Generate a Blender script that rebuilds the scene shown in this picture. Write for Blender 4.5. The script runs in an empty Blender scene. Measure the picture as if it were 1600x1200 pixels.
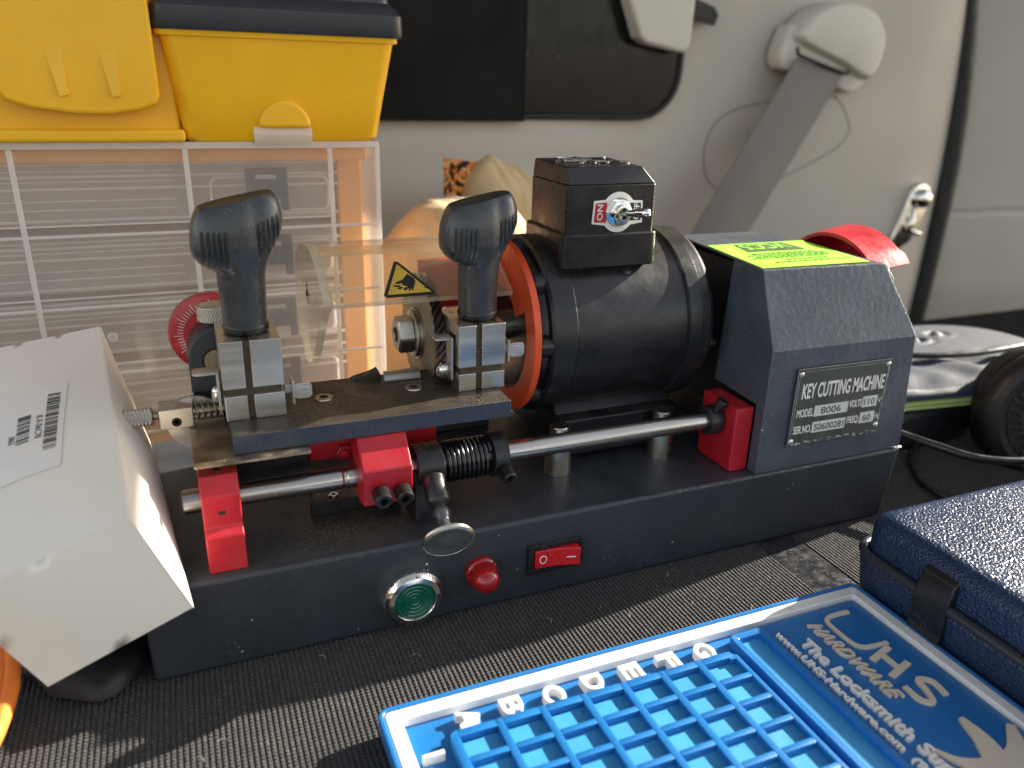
import bpy, bmesh, math, random
from mathutils import Vector, Matrix, noise
random.seed(7)
PI = math.pi; R = math.radians; MM = 0.001
scene = bpy.context.scene
COL = scene.collection

# ---------------------------------------------------------------- camera
cam_data = bpy.data.cameras.new('camera'); cam = bpy.data.objects.new('camera', cam_data); COL.objects.link(cam)
ROT = [(0.923523, -0.382626, 0.026505), (-0.115519, -0.343387, -0.932062), (0.365733, 0.857719, -0.361327)]
right, down, fwd = [Vector(r) for r in ROT]
m = Matrix((( right.x, -down.x, -fwd.x, 0), (right.y, -down.y, -fwd.y, 0), (right.z, -down.z, -fwd.z, 0), (0, 0, 0, 1)))
m.translation = Vector((38.95, -311.6, 205.0)) * MM
cam.matrix_world = m
cam_data.sensor_width = 36; cam_data.lens = 1240 * 36 / 1600
cam_data.clip_start = 0.01; cam_data.clip_end = 50
cam_data.dof.use_dof = True; cam_data.dof.focus_distance = 0.40; cam_data.dof.aperture_fstop = 7.0
scene.camera = cam

# ---------------------------------------------------------------- light
SUN_AZ = Vector((1.0, 0.14)); SUN_EL = 25.0
w = bpy.data.worlds.new('World'); scene.world = w; w.use_nodes = True
nt = w.node_tree; nt.nodes.clear()
sky = nt.nodes.new('ShaderNodeTexSky'); sky.sky_type = 'NISHITA'; sky.sun_disc = False
sky.sun_elevation = R(SUN_EL); sky.sun_rotation = math.atan2(SUN_AZ.x, SUN_AZ.y)
bg = nt.nodes.new('ShaderNodeBackground'); bg.inputs['Strength'].default_value = 0.085
wo = nt.nodes.new('ShaderNodeOutputWorld')
hs_ = nt.nodes.new('ShaderNodeHueSaturation'); hs_.inputs['Saturation'].default_value = .55
tint = nt.nodes.new('ShaderNodeMix'); tint.data_type = 'RGBA'; tint.blend_type = 'MULTIPLY'; tint.inputs[0].default_value = 1; tint.inputs[7].default_value = (1.08, 1.0, .90, 1)
nt.links.new(sky.outputs[0], hs_.inputs['Color']); nt.links.new(hs_.outputs[0], tint.inputs[6]); nt.links.new(tint.outputs[2], bg.inputs[0]); nt.links.new(bg.outputs[0], wo.inputs[0])
sd = bpy.data.lights.new('sun', 'SUN'); sd.energy = 4.7; sd.angle = R(0.6); sd.color = (1.0, 0.90, 0.76)
sun = bpy.data.objects.new('sun', sd); COL.objects.link(sun)
sdir = Vector((SUN_AZ.x, SUN_AZ.y, math.tan(R(SUN_EL)) * SUN_AZ.length)).normalized()
sun.rotation_euler = sdir.to_track_quat('Z', 'Y').to_euler()
sun.location = sdir * 3
scene.view_settings.view_transform = 'Standard'; scene.view_settings.look = 'None'
scene.view_settings.exposure = 1.75; scene.view_settings.gamma = 1.0
scene.view_settings.use_curve_mapping = False

# ---------------------------------------------------------------- helpers
def link(o, parent=None):
    COL.objects.link(o)
    if parent: o.parent = parent
    return o
def tag(o, label=None, cat=None, group=None, kind=None):
    if label: o['label'] = label
    if cat: o['category'] = cat
    if group: o['group'] = group
    if kind: o['kind'] = kind
    return o
def root_loc(p):
    while p is not None and p.parent is not None: p = p.parent
    return Vector(p.get('_base', (0, 0, 0))) if p is not None else Vector((0, 0, 0))
def empty(name, loc, label, cat, group=None):
    o = bpy.data.objects.new(name, None); o.empty_display_size = .01
    o.location = Vector(loc) * MM; o['_base'] = tuple(float(v) for v in loc)
    link(o); tag(o, label, cat, group); return o
def obj(name, bm, mt, parent=None, bevel=0, seg=2, smooth=32, base=None):
    """bm is in world millimetres; origin goes to the thing's base"""
    bmesh.ops.recalc_face_normals(bm, faces=bm.faces) if not getattr(bm, 'keepn', False) else None
    L = root_loc(parent) if parent is not None else Vector(base if base else (0, 0, 0))
    for v in bm.verts: v.co = (v.co - L) * MM
    me = bpy.data.meshes.new(name); bm.to_mesh(me); bm.free()
    for mm_ in (mt if isinstance(mt, (list, tuple)) else [mt]): me.materials.append(mm_)
    o = bpy.data.objects.new(name, me)
    if parent is None:
        o.location = L * MM; o['_base'] = tuple(float(v) for v in L)
    link(o, parent)
    if len(me.polygons):
        me.polygons.foreach_set('use_smooth', [True] * len(me.polygons))
        me.set_sharp_from_angle(angle=R(smooth))
    if bevel:
        b = o.modifiers.new('bevel', 'BEVEL'); b.width = bevel * MM; b.segments = seg
        b.limit_method = 'ANGLE'; b.angle_limit = R(35); b.harden_normals = True
    return o
def NB(): return bmesh.new()
def hull_faces(bm, vs, idx, mi=0):
    for f in idx:
        try:
            fc = bm.faces.new([vs[i] for i in f]); fc.material_index = mi
        except ValueError: pass
def hexa(bm, c, mi=0):
    """8 corners: bottom 4 (ccw) then top 4"""
    vs = [bm.verts.new(Vector(p)) for p in c]
    hull_faces(bm, vs, [(3, 2, 1, 0), (4, 5, 6, 7), (0, 1, 5, 4), (1, 2, 6, 5), (2, 3, 7, 6), (3, 0, 4, 7)], mi)
def box(bm, x0, x1, y0, y1, z0, z1, M=None, mi=0):
    c = [(x0, y0, z0), (x1, y0, z0), (x1, y1, z0), (x0, y1, z0), (x0, y0, z1), (x1, y0, z1), (x1, y1, z1), (x0, y1, z1)]
    if M is not None: c = [M @ Vector(p) for p in c]
    hexa(bm, c, mi)
def prism(bm, pts, vec, mi=0):
    vec = Vector(vec); a = [bm.verts.new(Vector(p)) for p in pts]; b = [bm.verts.new(Vector(p) + vec) for p in pts]
    n = len(pts)
    f = bm.faces.new(a[::-1]); f.material_index = mi; f = bm.faces.new(b); f.material_index = mi
    for i in range(n):
        f = bm.faces.new((a[i], a[(i + 1) % n], b[(i + 1) % n], b[i])); f.material_index = mi
def basis(ax):
    ax = Vector(ax).normalized()
    t = Vector((0, 0, 1)) if abs(ax.z) < .9 else Vector((1, 0, 0))
    u = t.cross(ax).normalized(); v = ax.cross(u).normalized()
    return ax, u, v
def lathe(bm, prof, p0, ax, n=40, ang0=0, mi=0, rfun=None, caps=True):
    """prof: (axial, radius[, 'h' for hexagonal])"""
    ax, u, v = basis(ax); p0 = Vector(p0); rings = []
    for e in prof:
        a, r = e[0], e[1]; hx = len(e) > 2
        if r <= 1e-6:
            rings.append([bm.verts.new(p0 + ax * a)]); continue
        ring = []
        for i in range(n):
            t = 2 * PI * i / n + ang0; rr = r
            if hx:
                k = (t % (PI / 3)) - PI / 6; rr = r * math.cos(PI / 6) / math.cos(k)
            if rfun: rr = rfun(a, rr, t)
            ring.append(bm.verts.new(p0 + ax * a + (u * math.cos(t) + v * math.sin(t)) * rr))
        rings.append(ring)
    for A, B in zip(rings, rings[1:]):
        if len(A) == 1 and len(B) == 1: continue
        for i in range(n):
            j = (i + 1) % n
            if len(A) == 1: f = bm.faces.new((A[0], B[i], B[j]))
            elif len(B) == 1: f = bm.faces.new((A[i], A[j], B[0]))
            else: f = bm.faces.new((A[i], A[j], B[j], B[i]))
            f.material_index = mi
    if caps:
        if len(rings[0]) > 1: f = bm.faces.new(rings[0][::-1]); f.material_index = mi
        if len(rings[-1]) > 1: f = bm.faces.new(rings[-1]); f.material_index = mi
def cyl(bm, p0, p1, r, n=32, ch=0.0, mi=0):
    p0 = Vector(p0); p1 = Vector(p1); L = (p1 - p0).length
    if ch: lathe(bm, [(0, r - ch), (ch, r), (L - ch, r), (L, r - ch)], p0, p1 - p0, n, mi=mi)
    else: lathe(bm, [(0, r), (L, r)], p0, p1 - p0, n, mi=mi)
def tube(bm, pts, r, n=10, closed=False, flat=None, mi=0):
    pts = [Vector(p) for p in pts]; N = len(pts); rings = []; up = None
    for i, p in enumerate(pts):
        a = pts[(i - 1) % N] if (closed or i > 0) else p; b = pts[(i + 1) % N] if (closed or i < N - 1) else p
        t = (b - a).normalized()
        if up is None: _, up, _v = basis(t)
        up = (up - t * up.dot(t)).normalized(); v = t.cross(up)
        ring = []
        for k in range(n):
            q = 2 * PI * k / n
            ring.append(bm.verts.new(p + up * math.cos(q) * r + v * math.sin(q) * (r if flat is None else flat)))
        rings.append(ring)
    M_ = N if closed else N - 1
    for i in range(M_):
        A, B = rings[i], rings[(i + 1) % N]
        for k in range(n):
            f = bm.faces.new((A[k], A[(k + 1) % n], B[(k + 1) % n], B[k])); f.material_index = mi
    if not closed: bm.faces.new(rings[0][::-1]).material_index = mi; bm.faces.new(rings[-1]).material_index = mi
def spline(pts, k=8):
    P = [Vector(p) for p in pts]; out = []
    for i in range(len(P) - 1):
        a = P[max(i - 1, 0)]; b = P[i]; c = P[i + 1]; d = P[min(i + 2, len(P) - 1)]
        for s in range(k):
            t = s / k
            out.append(.5 * ((2 * b) + (c - a) * t + (2 * a - 5 * b + 4 * c - d) * t * t + (3 * b - a - 3 * c + d) * t ** 3))
    out.append(P[-1]); return out
def rrect(x0, x1, y0, y1, r, k=6):
    o = []
    for cx, cy, a in ((x1 - r, y1 - r, 0), (x0 + r, y1 - r, 90), (x0 + r, y0 + r, 180), (x1 - r, y0 + r, 270)):
        for i in range(k + 1):
            t = R(a + 90 * i / k); o.append((cx + r * math.cos(t), cy + r * math.sin(t)))
    return o
def rbox(bm, x0, x1, y0, y1, z0, z1, r, k=6, mi=0):
    """box with rounded vertical edges"""
    prism(bm, [(x, y, z0) for x, y in rrect(x0, x1, y0, y1, r, k)], (0, 0, z1 - z0), mi)
def slab_rounded(bm, x0, x1, y0, y1, z0, z1, rv, re, taper=0, k=6, kk=5, taper_top=0):
    """box with rounded vertical edges AND rounded top edge (re), taper at the bottom"""
    prev = None; levels = [(z0, taper)] 
    levels += [(z1 - re, 0)]
    for i in range(1, kk + 1):
        t = PI / 2 * i / kk; levels.append((z1 - re + re * math.sin(t), re * (1 - math.cos(t))))
    for z, ins in levels:
        ring = [bm.verts.new((x, y, z)) for x, y in rrect(x0 + ins, x1 - ins, y0 + ins, y1 - ins, max(rv - ins * .5, .5), k)]
        if prev:
            n = len(ring)
            for i in range(n): bm.faces.new((prev[i], prev[(i + 1) % n], ring[(i + 1) % n], ring[i]))
        else: bm.faces.new(ring[::-1])
        prev = ring
    bm.faces.new(prev)
def grid(bm, nx, ny, fn, mi=0):
    V = [[bm.verts.new(Vector(fn(i / nx, j / ny))) for i in range(nx + 1)] for j in range(ny + 1)]
    for j in range(ny):
        for i in range(nx):
            f = bm.faces.new((V[j][i], V[j][i + 1], V[j + 1][i + 1], V[j + 1][i])); f.material_index = mi
def socket_bolt(bm, p, ax, r, h, rec=.52):
    """head centre base p, pointing along ax"""
    lathe(bm, [(0, r * .96), (.3, r), (h - .5, r), (h, r - .5), (h, r * rec, 'h'), (h * .45, r * rec, 'h'), (h * .45, 0)], p, ax, 36, caps=False)
def knurl(bm, p0, ax, L, r, d, nt, turns, nz=24, dome=0):
    def rf(a, rr, t):
        if a < .4 or a > L - .4 and not dome: return rr
        k = turns * a / L * 2 * PI
        s = abs(math.sin((nt * t + k) / 2)) + abs(math.sin((nt * t - k) / 2))
        return rr + d * (s - 1)
    prof = [(0, r - .5)] + [(.4 + (L - .8) * i / nz, r) for i in range(nz + 1)] + [(L, r - .5)]
    if dome: prof = [(0, r - .5)] + [(.4 + (L - dome) * i / nz, r) for i in range(nz + 1)] + [(L - dome * .5, r * .93), (L - dome * .15, r * .7), (L, r * .3)]
    lathe(bm, prof, p0, ax, nt * 6, rfun=rf)
def text(bm, s, origin, ux, uy, w=None, h=1.0, depth=.1, bold=0.0, shear=0, mi=0, align='L', rnd=0.0, res=3):
    """text laid from origin along ux (width w mm or natural), up uy (cap height h mm), raised by depth"""
    cu = bpy.data.curves.new('t', 'FONT'); cu.body = s; cu.extrude = 0.5; cu.offset = bold; cu.resolution_u = res; cu.shear = shear
    if rnd: cu.bevel_depth = rnd; cu.bevel_resolution = 1
    to = bpy.data.objects.new('t', cu); COL.objects.link(to)
    dg = bpy.context.evaluated_depsgraph_get(); dg.update()
    me = bpy.data.meshes.new_from_object(to.evaluated_get(dg))
    xs = [v.co.x for v in me.vertices]; ys = [v.co.y for v in me.vertices]
    if not xs: return
    x0, x1 = min(xs), max(xs); H = 0.72; zt = 1.0 + 2 * rnd
    sc = h / H; sx = (w / (x1 - x0)) if w else sc
    ux = Vector(ux).normalized(); uy = Vector(uy).normalized(); uz = ux.cross(uy).normalized(); o = Vector(origin)
    off = 0 if align == 'L' else -(x1 - x0) * sx / 2
    vs = [bm.verts.new(o + ux * ((v.co.x - x0) * sx + off) + uy * v.co.y * sc + uz * ((v.co.z + .5 + rnd) / zt) * depth) for v in me.vertices]
    for p in me.polygons:
        try: f = bm.faces.new([vs[i] for i in p.vertices]); f.material_index = mi
        except ValueError: pass
    bpy.data.objects.remove(to); bpy.data.curves.remove(cu); bpy.data.meshes.remove(me)

# ---------------------------------------------------------------- materials
def mat(name, col, rough=.5, metal=0.0, var=.12, vscale=60, bump=.0, bscale=400, rvar=.12, dust=0.0, dcol=(.35, .31, .26), dscale=900,
        scratch=0.0, spec=.5, coat=0.0, trans=0.0, ior=1.5, stretch=None, sheen=0.0, bdist=.0004, alpha=1, emis=None, sss=0, updust=0.0, bump2=0, b2scale=90, streak=0):
    m_ = bpy.data.materials.new(name); m_.use_nodes = True; t = m_.node_tree; N = t.nodes; L = t.links
    b = N['Principled BSDF']; b.inputs['Metallic'].default_value = metal; b.inputs['IOR'].default_value = ior
    b.inputs['Specular IOR Level'].default_value = spec; b.inputs['Coat Weight'].default_value = coat
    b.inputs['Transmission Weight'].default_value = trans; b.inputs['Alpha'].default_value = alpha
    b.inputs['Sheen Weight'].default_value = sheen
    if sss: b.inputs['Subsurface Weight'].default_value = sss; b.inputs['Subsurface Scale'].default_value = .004
    tc = N.new('ShaderNodeTexCoord'); mp = N.new('ShaderNodeMapping'); L.new(tc.outputs['Object'], mp.inputs[0])
    if stretch: mp.inputs['Scale'].default_value = stretch
    n1 = N.new('ShaderNodeTexNoise'); n1.inputs['Scale'].default_value = vscale; n1.inputs['Detail'].default_value = 6; L.new(mp.outputs[0], n1.inputs[0])
    mr = N.new('ShaderNodeMapRange'); mr.inputs[1].default_value = .3; mr.inputs[2].default_value = .7
    mr.inputs[3].default_value = 1 - var; mr.inputs[4].default_value = 1 + var; L.new(n1.outputs[0], mr.inputs[0])
    mul = N.new('ShaderNodeVectorMath'); mul.operation = 'SCALE'; mul.inputs[0].default_value = col; L.new(mr.outputs[0], mul.inputs['Scale'])
    cur = mul.outputs[0]
    def mixin(cur, fac, c2):
        mx = N.new('ShaderNodeMix'); mx.data_type = 'RGBA'; L.new(fac, mx.inputs[0]); L.new(cur, mx.inputs[6]); mx.inputs[7].default_value = (*c2, 1)
        return mx.outputs[2]
    dfac = None
    if dust:
        n2 = N.new('ShaderNodeTexNoise'); n2.inputs['Scale'].default_value = dscale; n2.inputs['Detail'].default_value = 3; L.new(tc.outputs['Object'], n2.inputs[0])
        n3 = N.new('ShaderNodeTexNoise'); n3.inputs['Scale'].default_value = 35; n3.inputs['Detail'].default_value = 4; L.new(tc.outputs['Object'], n3.inputs[0])
        ad = N.new('ShaderNodeMath'); ad.operation = 'MULTIPLY_ADD'; L.new(n3.outputs[0], ad.inputs[0]); ad.inputs[1].default_value = .35; L.new(n2.outputs[0], ad.inputs[2])
        rr = N.new('ShaderNodeMapRange'); rr.inputs[1].default_value = .94 - .12 * dust; rr.inputs[2].default_value = 1.02 - .1 * dust; L.new(ad.outputs[0], rr.inputs[0])
        dfac = rr.outputs[0]
        cur = mixin(cur, dfac, dcol)
    if updust:
        ge = N.new('ShaderNodeNewGeometry'); sx = N.new('ShaderNodeSeparateXYZ'); L.new(ge.outputs['Normal'], sx.inputs[0])
        n5 = N.new('ShaderNodeTexNoise'); n5.inputs['Scale'].default_value = 55; n5.inputs['Detail'].default_value = 8; L.new(tc.outputs['Object'], n5.inputs[0])
        r5 = N.new('ShaderNodeMapRange'); r5.inputs[1].default_value = .35; r5.inputs[2].default_value = .75; L.new(n5.outputs[0], r5.inputs[0])
        up = N.new('ShaderNodeMapRange'); up.inputs[1].default_value = .55; up.inputs[2].default_value = 1; up.inputs[4].default_value = updust; L.new(sx.outputs[2], up.inputs[0])
        mm_ = N.new('ShaderNodeMath'); mm_.operation = 'MULTIPLY'; L.new(r5.outputs[0], mm_.inputs[0]); L.new(up.outputs[0], mm_.inputs[1])
        cur = mixin(cur, mm_.outputs[0], dcol)
    if scratch:
        n4 = N.new('ShaderNodeTexNoise'); n4.inputs['Scale'].default_value = 90; n4.inputs['Detail'].default_value = 12; n4.inputs['Roughness'].default_value = .75; n4.inputs['Distortion'].default_value = 1.5
        L.new(tc.outputs['Object'], n4.inputs[0])
        r4 = N.new('ShaderNodeMapRange'); r4.inputs[1].default_value = .70 - .06 * scratch; r4.inputs[2].default_value = .73 - .05 * scratch; L.new(n4.outputs[0], r4.inputs[0])
        cur = mixin(cur, r4.outputs[0], (.32, .34, .36))
    L.new(cur, b.inputs['Base Color'])
    rm = N.new('ShaderNodeMapRange'); rm.inputs[1].default_value = .3; rm.inputs[2].default_value = .7
    rm.inputs[3].default_value = max(rough - rvar, .03); rm.inputs[4].default_value = min(rough + rvar, 1)
    nr = N.new('ShaderNodeTexNoise'); nr.inputs['Scale'].default_value = vscale * 1.7; nr.inputs['Detail'].default_value = 8; L.new(mp.outputs[0], nr.inputs[0])
    L.new(nr.outputs[0], rm.inputs[0]); L.new(rm.outputs[0], b.inputs['Roughness'])
    nrm = None
    if bump2:
        nb2 = N.new('ShaderNodeTexNoise'); nb2.inputs['Scale'].default_value = b2scale; nb2.inputs['Detail'].default_value = 3; L.new(tc.outputs['Object'], nb2.inputs[0])
        bp2 = N.new('ShaderNodeBump'); bp2.inputs['Strength'].default_value = bump2; bp2.inputs['Distance'].default_value = .001; L.new(nb2.outputs[0], bp2.inputs['Height']); nrm = bp2.outputs[0]
    if bump:
        nb = N.new('ShaderNodeTexNoise'); nb.inputs['Scale'].default_value = bscale; nb.inputs['Detail'].default_value = 4; L.new(mp.outputs[0], nb.inputs[0])
        bp = N.new('ShaderNodeBump'); bp.inputs['Strength'].default_value = bump; bp.inputs['Distance'].default_value = bdist
        L.new(nb.outputs[0], bp.inputs['Height'])
        if nrm: L.new(nrm, bp.inputs['Normal'])
        nrm = bp.outputs[0]
    if nrm: L.new(nrm, b.inputs['Normal'])
    m_['_n'] = 1
    return m_
def clear(name, col, op, rough=.12, bump=.2, bscale=120, trans_col=(1, 1, 1)):
    """milky thin plastic: part see-through, part scattering, glossy skin"""
    m_ = bpy.data.materials.new(name); m_.use_nodes = True; t = m_.node_tree; N = t.nodes; L = t.links; N.clear()
    out = N.new('ShaderNodeOutputMaterial'); tr = N.new('ShaderNodeBsdfTransparent'); tr.inputs[0].default_value = (*trans_col, 1)
    df = N.new('ShaderNodeBsdfDiffuse'); df.inputs[0].default_value = (*col, 1); tl = N.new('ShaderNodeBsdfTranslucent'); tl.inputs[0].default_value = (*col, 1)
    m1 = N.new('ShaderNodeMixShader'); m1.inputs[0].default_value = .45; L.new(df.outputs[0], m1.inputs[1]); L.new(tl.outputs[0], m1.inputs[2])
    m2 = N.new('ShaderNodeMixShader'); L.new(tr.outputs[0], m2.inputs[1]); L.new(m1.outputs[0], m2.inputs[2])
    tc = N.new('ShaderNodeTexCoord'); no = N.new('ShaderNodeTexNoise'); no.inputs['Scale'].default_value = 45; no.inputs['Detail'].default_value = 8; L.new(tc.outputs['Object'], no.inputs[0])
    mr = N.new('ShaderNodeMapRange'); mr.inputs[3].default_value = op * .8; mr.inputs[4].default_value = min(1, op * 1.2); L.new(no.outputs[0], mr.inputs[0]); L.new(mr.outputs[0], m2.inputs[0])
    gl = N.new('ShaderNodeBsdfGlossy'); gl.inputs['Roughness'].default_value = rough
    fr = N.new('ShaderNodeFresnel'); fr.inputs[0].default_value = 1.48
    ge = N.new('ShaderNodeNewGeometry'); inv = N.new('ShaderNodeMath'); inv.operation = 'SUBTRACT'; inv.inputs[0].default_value = 1; L.new(ge.outputs['Backfacing'], inv.inputs[1])
    fm = N.new('ShaderNodeMath'); fm.operation = 'MULTIPLY'; L.new(fr.outputs[0], fm.inputs[0]); L.new(inv.outputs[0], fm.inputs[1])
    m3 = N.new('ShaderNodeMixShader'); L.new(fm.outputs[0], m3.inputs[0]); L.new(m2.outputs[0], m3.inputs[1]); L.new(gl.outputs[0], m3.inputs[2])
    nb = N.new('ShaderNodeTexNoise'); nb.inputs['Scale'].default_value = bscale; L.new(tc.outputs['Object'], nb.inputs[0])
    bp = N.new('ShaderNodeBump'); bp.inputs['Strength'].default_value = bump; bp.inputs['Distance'].default_value = .0006; L.new(nb.outputs[0], bp.inputs['Height'])
    L.new(bp.outputs[0], gl.inputs['Normal'])
    L.new(m3.outputs[0], out.inputs[0]); return m_

M = {}
M['paint'] = mat('slate_enamel', (.027, .032, .041), .42, 0, .15, 30, .25, 500, .1, dust=.55, dcol=(.22, .21, .19), dscale=1300, bump2=.08, b2scale=140, updust=.12)
M['paint_rough'] = mat('slate_enamel_sheen_chipped', (.068, .080, .100), .30, 0, .2, 40, .3, 420, .08, dust=.35, dcol=(.5, .55, .58), dscale=700, scratch=.7, bump2=.25, b2scale=260)  # chipped slate, base colour lightened in place of sky sheen on the chamfer
M['motor'] = mat('black_enamel', (.012, .013, .016), .34, 0, .3, 40, .2, 350, .1, dust=.5, dcol=(.25, .2, .15), dscale=1100, updust=.22, bump2=.12, b2scale=160)
M['red'] = mat('red_enamel', (.40, .010, .020), .38, 0, .12, 50, .15, 300, .1, dust=.5, dcol=(.28, .12, .08), dscale=1000, bump2=.12, b2scale=180)
M['red_worn'] = mat('red_enamel_dusty', (.40, .010, .020), .42, 0, .2, 60, .15, 300, .1, dust=1.2, dcol=(.12, .06, .04), dscale=900, updust=.6)
M['hood'] = mat('red_enamel_scuffed', (.50, .015, .03), .33, 0, .15, 50, .3, 300, .1, dust=.7, dcol=(.7, .5, .5), dscale=700, scratch=.8)
M['orange'] = mat('orange_enamel', (.72, .085, .022), .35, 0, .08, 40, .1, 300, .08, dust=.2, dcol=(.3, .1, .05))
M['steel'] = mat('worn_steel_rod', (.46, .43, .40), .27, 1, .25, 30, .2, 200, .12, stretch=(.25, 3, 3), dust=.4, dcol=(.12, .08, .05), dscale=500)
M['nickel'] = mat('ground_steel', (.62, .60, .57), .34, 1, .12, 40, .15, 900, .1, stretch=(.15, 1, 2), bdist=.0001)
M['nickel_dirty'] = mat('stained_steel', (.42, .34, .25), .42, 1, .35, 70, .2, 700, .15)
M['chrome'] = mat('chrome', (.78, .77, .74), .12, 1, .1, 80, .05, 200, .06)
M['zinc'] = mat('zinc', (.55, .52, .45), .3, 1, .2, 60, .1, 400, .1)
M['brass'] = mat('brass_filings', (.72, .50, .20), .35, .7, .3, 500)
M['blackoxide'] = mat('black_oxide_steel', (.045, .045, .048), .38, .7, .3, 80, .2, 600, .12, dust=.5, dcol=(.3, .2, .1), dscale=1200)
M['spring'] = mat('spring_steel', (.06, .06, .065), .25, .9, .2, 80, .05, 300, .06)
M['carriage_top'] = mat('carriage_steel', (.055, .046, .038), .46, .5, .35, 60, .3, 800, .12, dust=.9, dcol=(.42, .30, .16), dscale=1500)
M['rubber'] = mat('black_rubber', (.012, .012, .013), .55, 0, .2, 60, .15, 400)
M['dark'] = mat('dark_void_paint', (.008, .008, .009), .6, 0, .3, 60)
M['grip'] = mat('textured_black_plastic', (.034, .038, .044), .27, 0, .1, 60, .8, 1300, .05, coat=.3, dust=.35, dcol=(.5, .5, .5), dscale=1800, bdist=.0003)
M['slot'] = mat('dark_slot_steel', (.075, .055, .035), .5, .5, .3, 90)  # darker brown steel for the clamp core behind the slots
M['tabsteel'] = mat('bent_tab_steel', (.60, .59, .56), .38, .85, .15, 60, .1, 300, .08)
M['cutter'] = mat('tool_steel', (.26, .225, .17), .38, .6, .25, 60, .15, 500, .1)
M['shieldsheet'] = clear('scuffed_acrylic', (.97, .80, .58), .20, .12, .15, 90, (.97, .93, .85))
M['bluefloor'] = mat('pale_blue_rubber', (.045, .29, .56), .42, 0, .08, 60, .2, 900, .06, dust=.5, dcol=(.02, .06, .12), dscale=700)
M['stampfield'] = mat('stamp_field', (.62, .64, .60), .4, .2, .08, 80)
M['griptop'] = mat('reflect_brown_plastic', (.035, .030, .022), .55, 0, .4, 120, .3, 700, .1)  # brown stands in for the ceiling reflected in the handle tops
M['plastic'] = mat('black_plastic', (.012, .012, .013), .28, 0, .1, 60, .1, 600, .08, dust=.5, dcol=(.4, .38, .35), dscale=1500, updust=.12)
M['greenlens'] = mat('green_lens', (.0, .12, .075), .16, 0, .1, 60, trans=.25, coat=.6)
M['redlens'] = mat('red_lens', (.60, .012, .018), .1, 0, .1, 60, trans=.55, coat=.5)
M['redsw'] = mat('red_rocker', (.62, .012, .02), .18, 0, .1, 60, coat=.4, trans=.1)
M['white'] = mat('white_print', (.75, .74, .70), .5, 0, .05)
M['plate'] = mat('plate_black', (.075, .08, .078), .38, .3, .2, 60, .1, 500, .1, dust=.6, dcol=(.4, .42, .4), dscale=900)
M['aluminium'] = mat('bare_aluminium', (.68, .69, .66), .35, .85, .15, 90, .2, 400)
M['stkgreen'] = mat('lime_sticker', (.36, .85, .06), .5, 0, .05, 40)
M['ink'] = mat('ink', (.02, .022, .02), .5, 0, .1)
M['inkgreen'] = mat('ink_on_lime', (.055, .11, .03), .5, 0, .1)
M['warn'] = mat('warning_yellow', (.75, .48, .06), .45, 0, .12, 80)
M['yellow'] = mat('yellow_plastic', (.92, .50, .010), .34, 0, .04, 30, .25, 500, .06, sss=.12, bump2=.05, b2scale=60)
M['orangeplastic'] = mat('orange_yellow_plastic', (.90, .38, .04), .45, 0, .05, 30)
M['lid'] = mat('charcoal_lid', (.028, .030, .038), .36, 0, .08, 40, .35, 900, .06, dust=.25, dcol=(.4, .4, .4), dscale=1300)
M['clear'] = clear('milky_clear_plastic', (.97, .90, .82), .19, .1)
M['clearrib'] = clear('milky_rib_plastic', (.95, .92, .88), .7, .15)
M['cleartray'] = clear('milky_drawer_plastic', (.78, .72, .68), .66, .2)
M['navyplastic'] = mat('navy_latch', (.012, .017, .034), .45, 0, .08)
M['acrylic'] = clear('acrylic', (.75, .66, .52), .07, .06, .08, 60, (.97, .94, .88))
M['acrylicedge'] = clear('acrylic_edge', (.80, .74, .60), .62, .2)
M['wall'] = mat('beige_trim', (.50, .455, .395), .5, 0, .05, 8, .35, 1500, .05, bdist=.0002, bump2=.05, b2scale=20)
M['trimlight'] = mat('light_trim', (.64, .60, .53), .42, 0, .04, 10, .2, 1200, .05)
M['webbing'] = mat('belt_webbing', (.15, .135, .122), .6, 0, .06, 60, .5, 1200, .05, stretch=(6, 1, .2), sheen=.2)
M['glass'] = mat('tinted_glass', (.007, .006, .008), .16, 0, .2, 20, spec=.28, dust=.25, dcol=(.12, .11, .12), dscale=150)
M['shade'] = mat('black_mesh_shade', (.010, .0092, .009), .8, 0, .04, 10, .15, 2500, spec=.25)
M['cardwhite'] = mat('white_card', (.82, .77, .69), .42, 0, .03, 20, .12, 120, .06, scratch=.0, bump2=.12, b2scale=25)
M['labelpaper'] = mat('label_paper', (.80, .77, .74), .35, 0, .02, 30, bump2=.05)
M['blue'] = mat('blue_tray_rubber', (.013, .15, .42), .36, 0, .06, 40, .25, 900, .06, dust=.35, dcol=(.03, .07, .15), dscale=700, sss=.05)
M['whiteborder'] = mat('white_rubber', (.78, .77, .74), .5, 0, .07, 60, .2, 600, dust=.4, dcol=(.5, .46, .40), dscale=600)
M['cream'] = mat('cream_rubber', (.66, .56, .44), .5, 0, .06, 60, .15, 600)
M['cloth'] = mat('cream_cloth', (.52, .40, .23), .85, 0, .12, 15, .4, 900, .05, bump2=.4, b2scale=60, sheen=.2)
M['sandal'] = mat('charcoal_footbed', (.026, .038, .060), .65, 0, .15, 60, .7, 900, .1, spec=.35)
M['lime'] = mat('pale_green_sole', (.36, .50, .16), .55, 0, .1, 60, .2, 300)
M['bag'] = mat('black_nylon', (.010, .010, .012), .55, 0, .2, 60, .3, 800)
M['cable'] = mat('black_cable', (.014, .014, .016), .32, 0, .1)
M['dialred'] = mat('dial_red', (.45, .02, .03), .3, 0, .15, 60, coat=.3, dust=.3, dcol=(.5, .2, .2))
M['strap'] = mat('orange_cord', (.85, .22, .03), .6, 0, .1, 60, .6, 1500)

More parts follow.
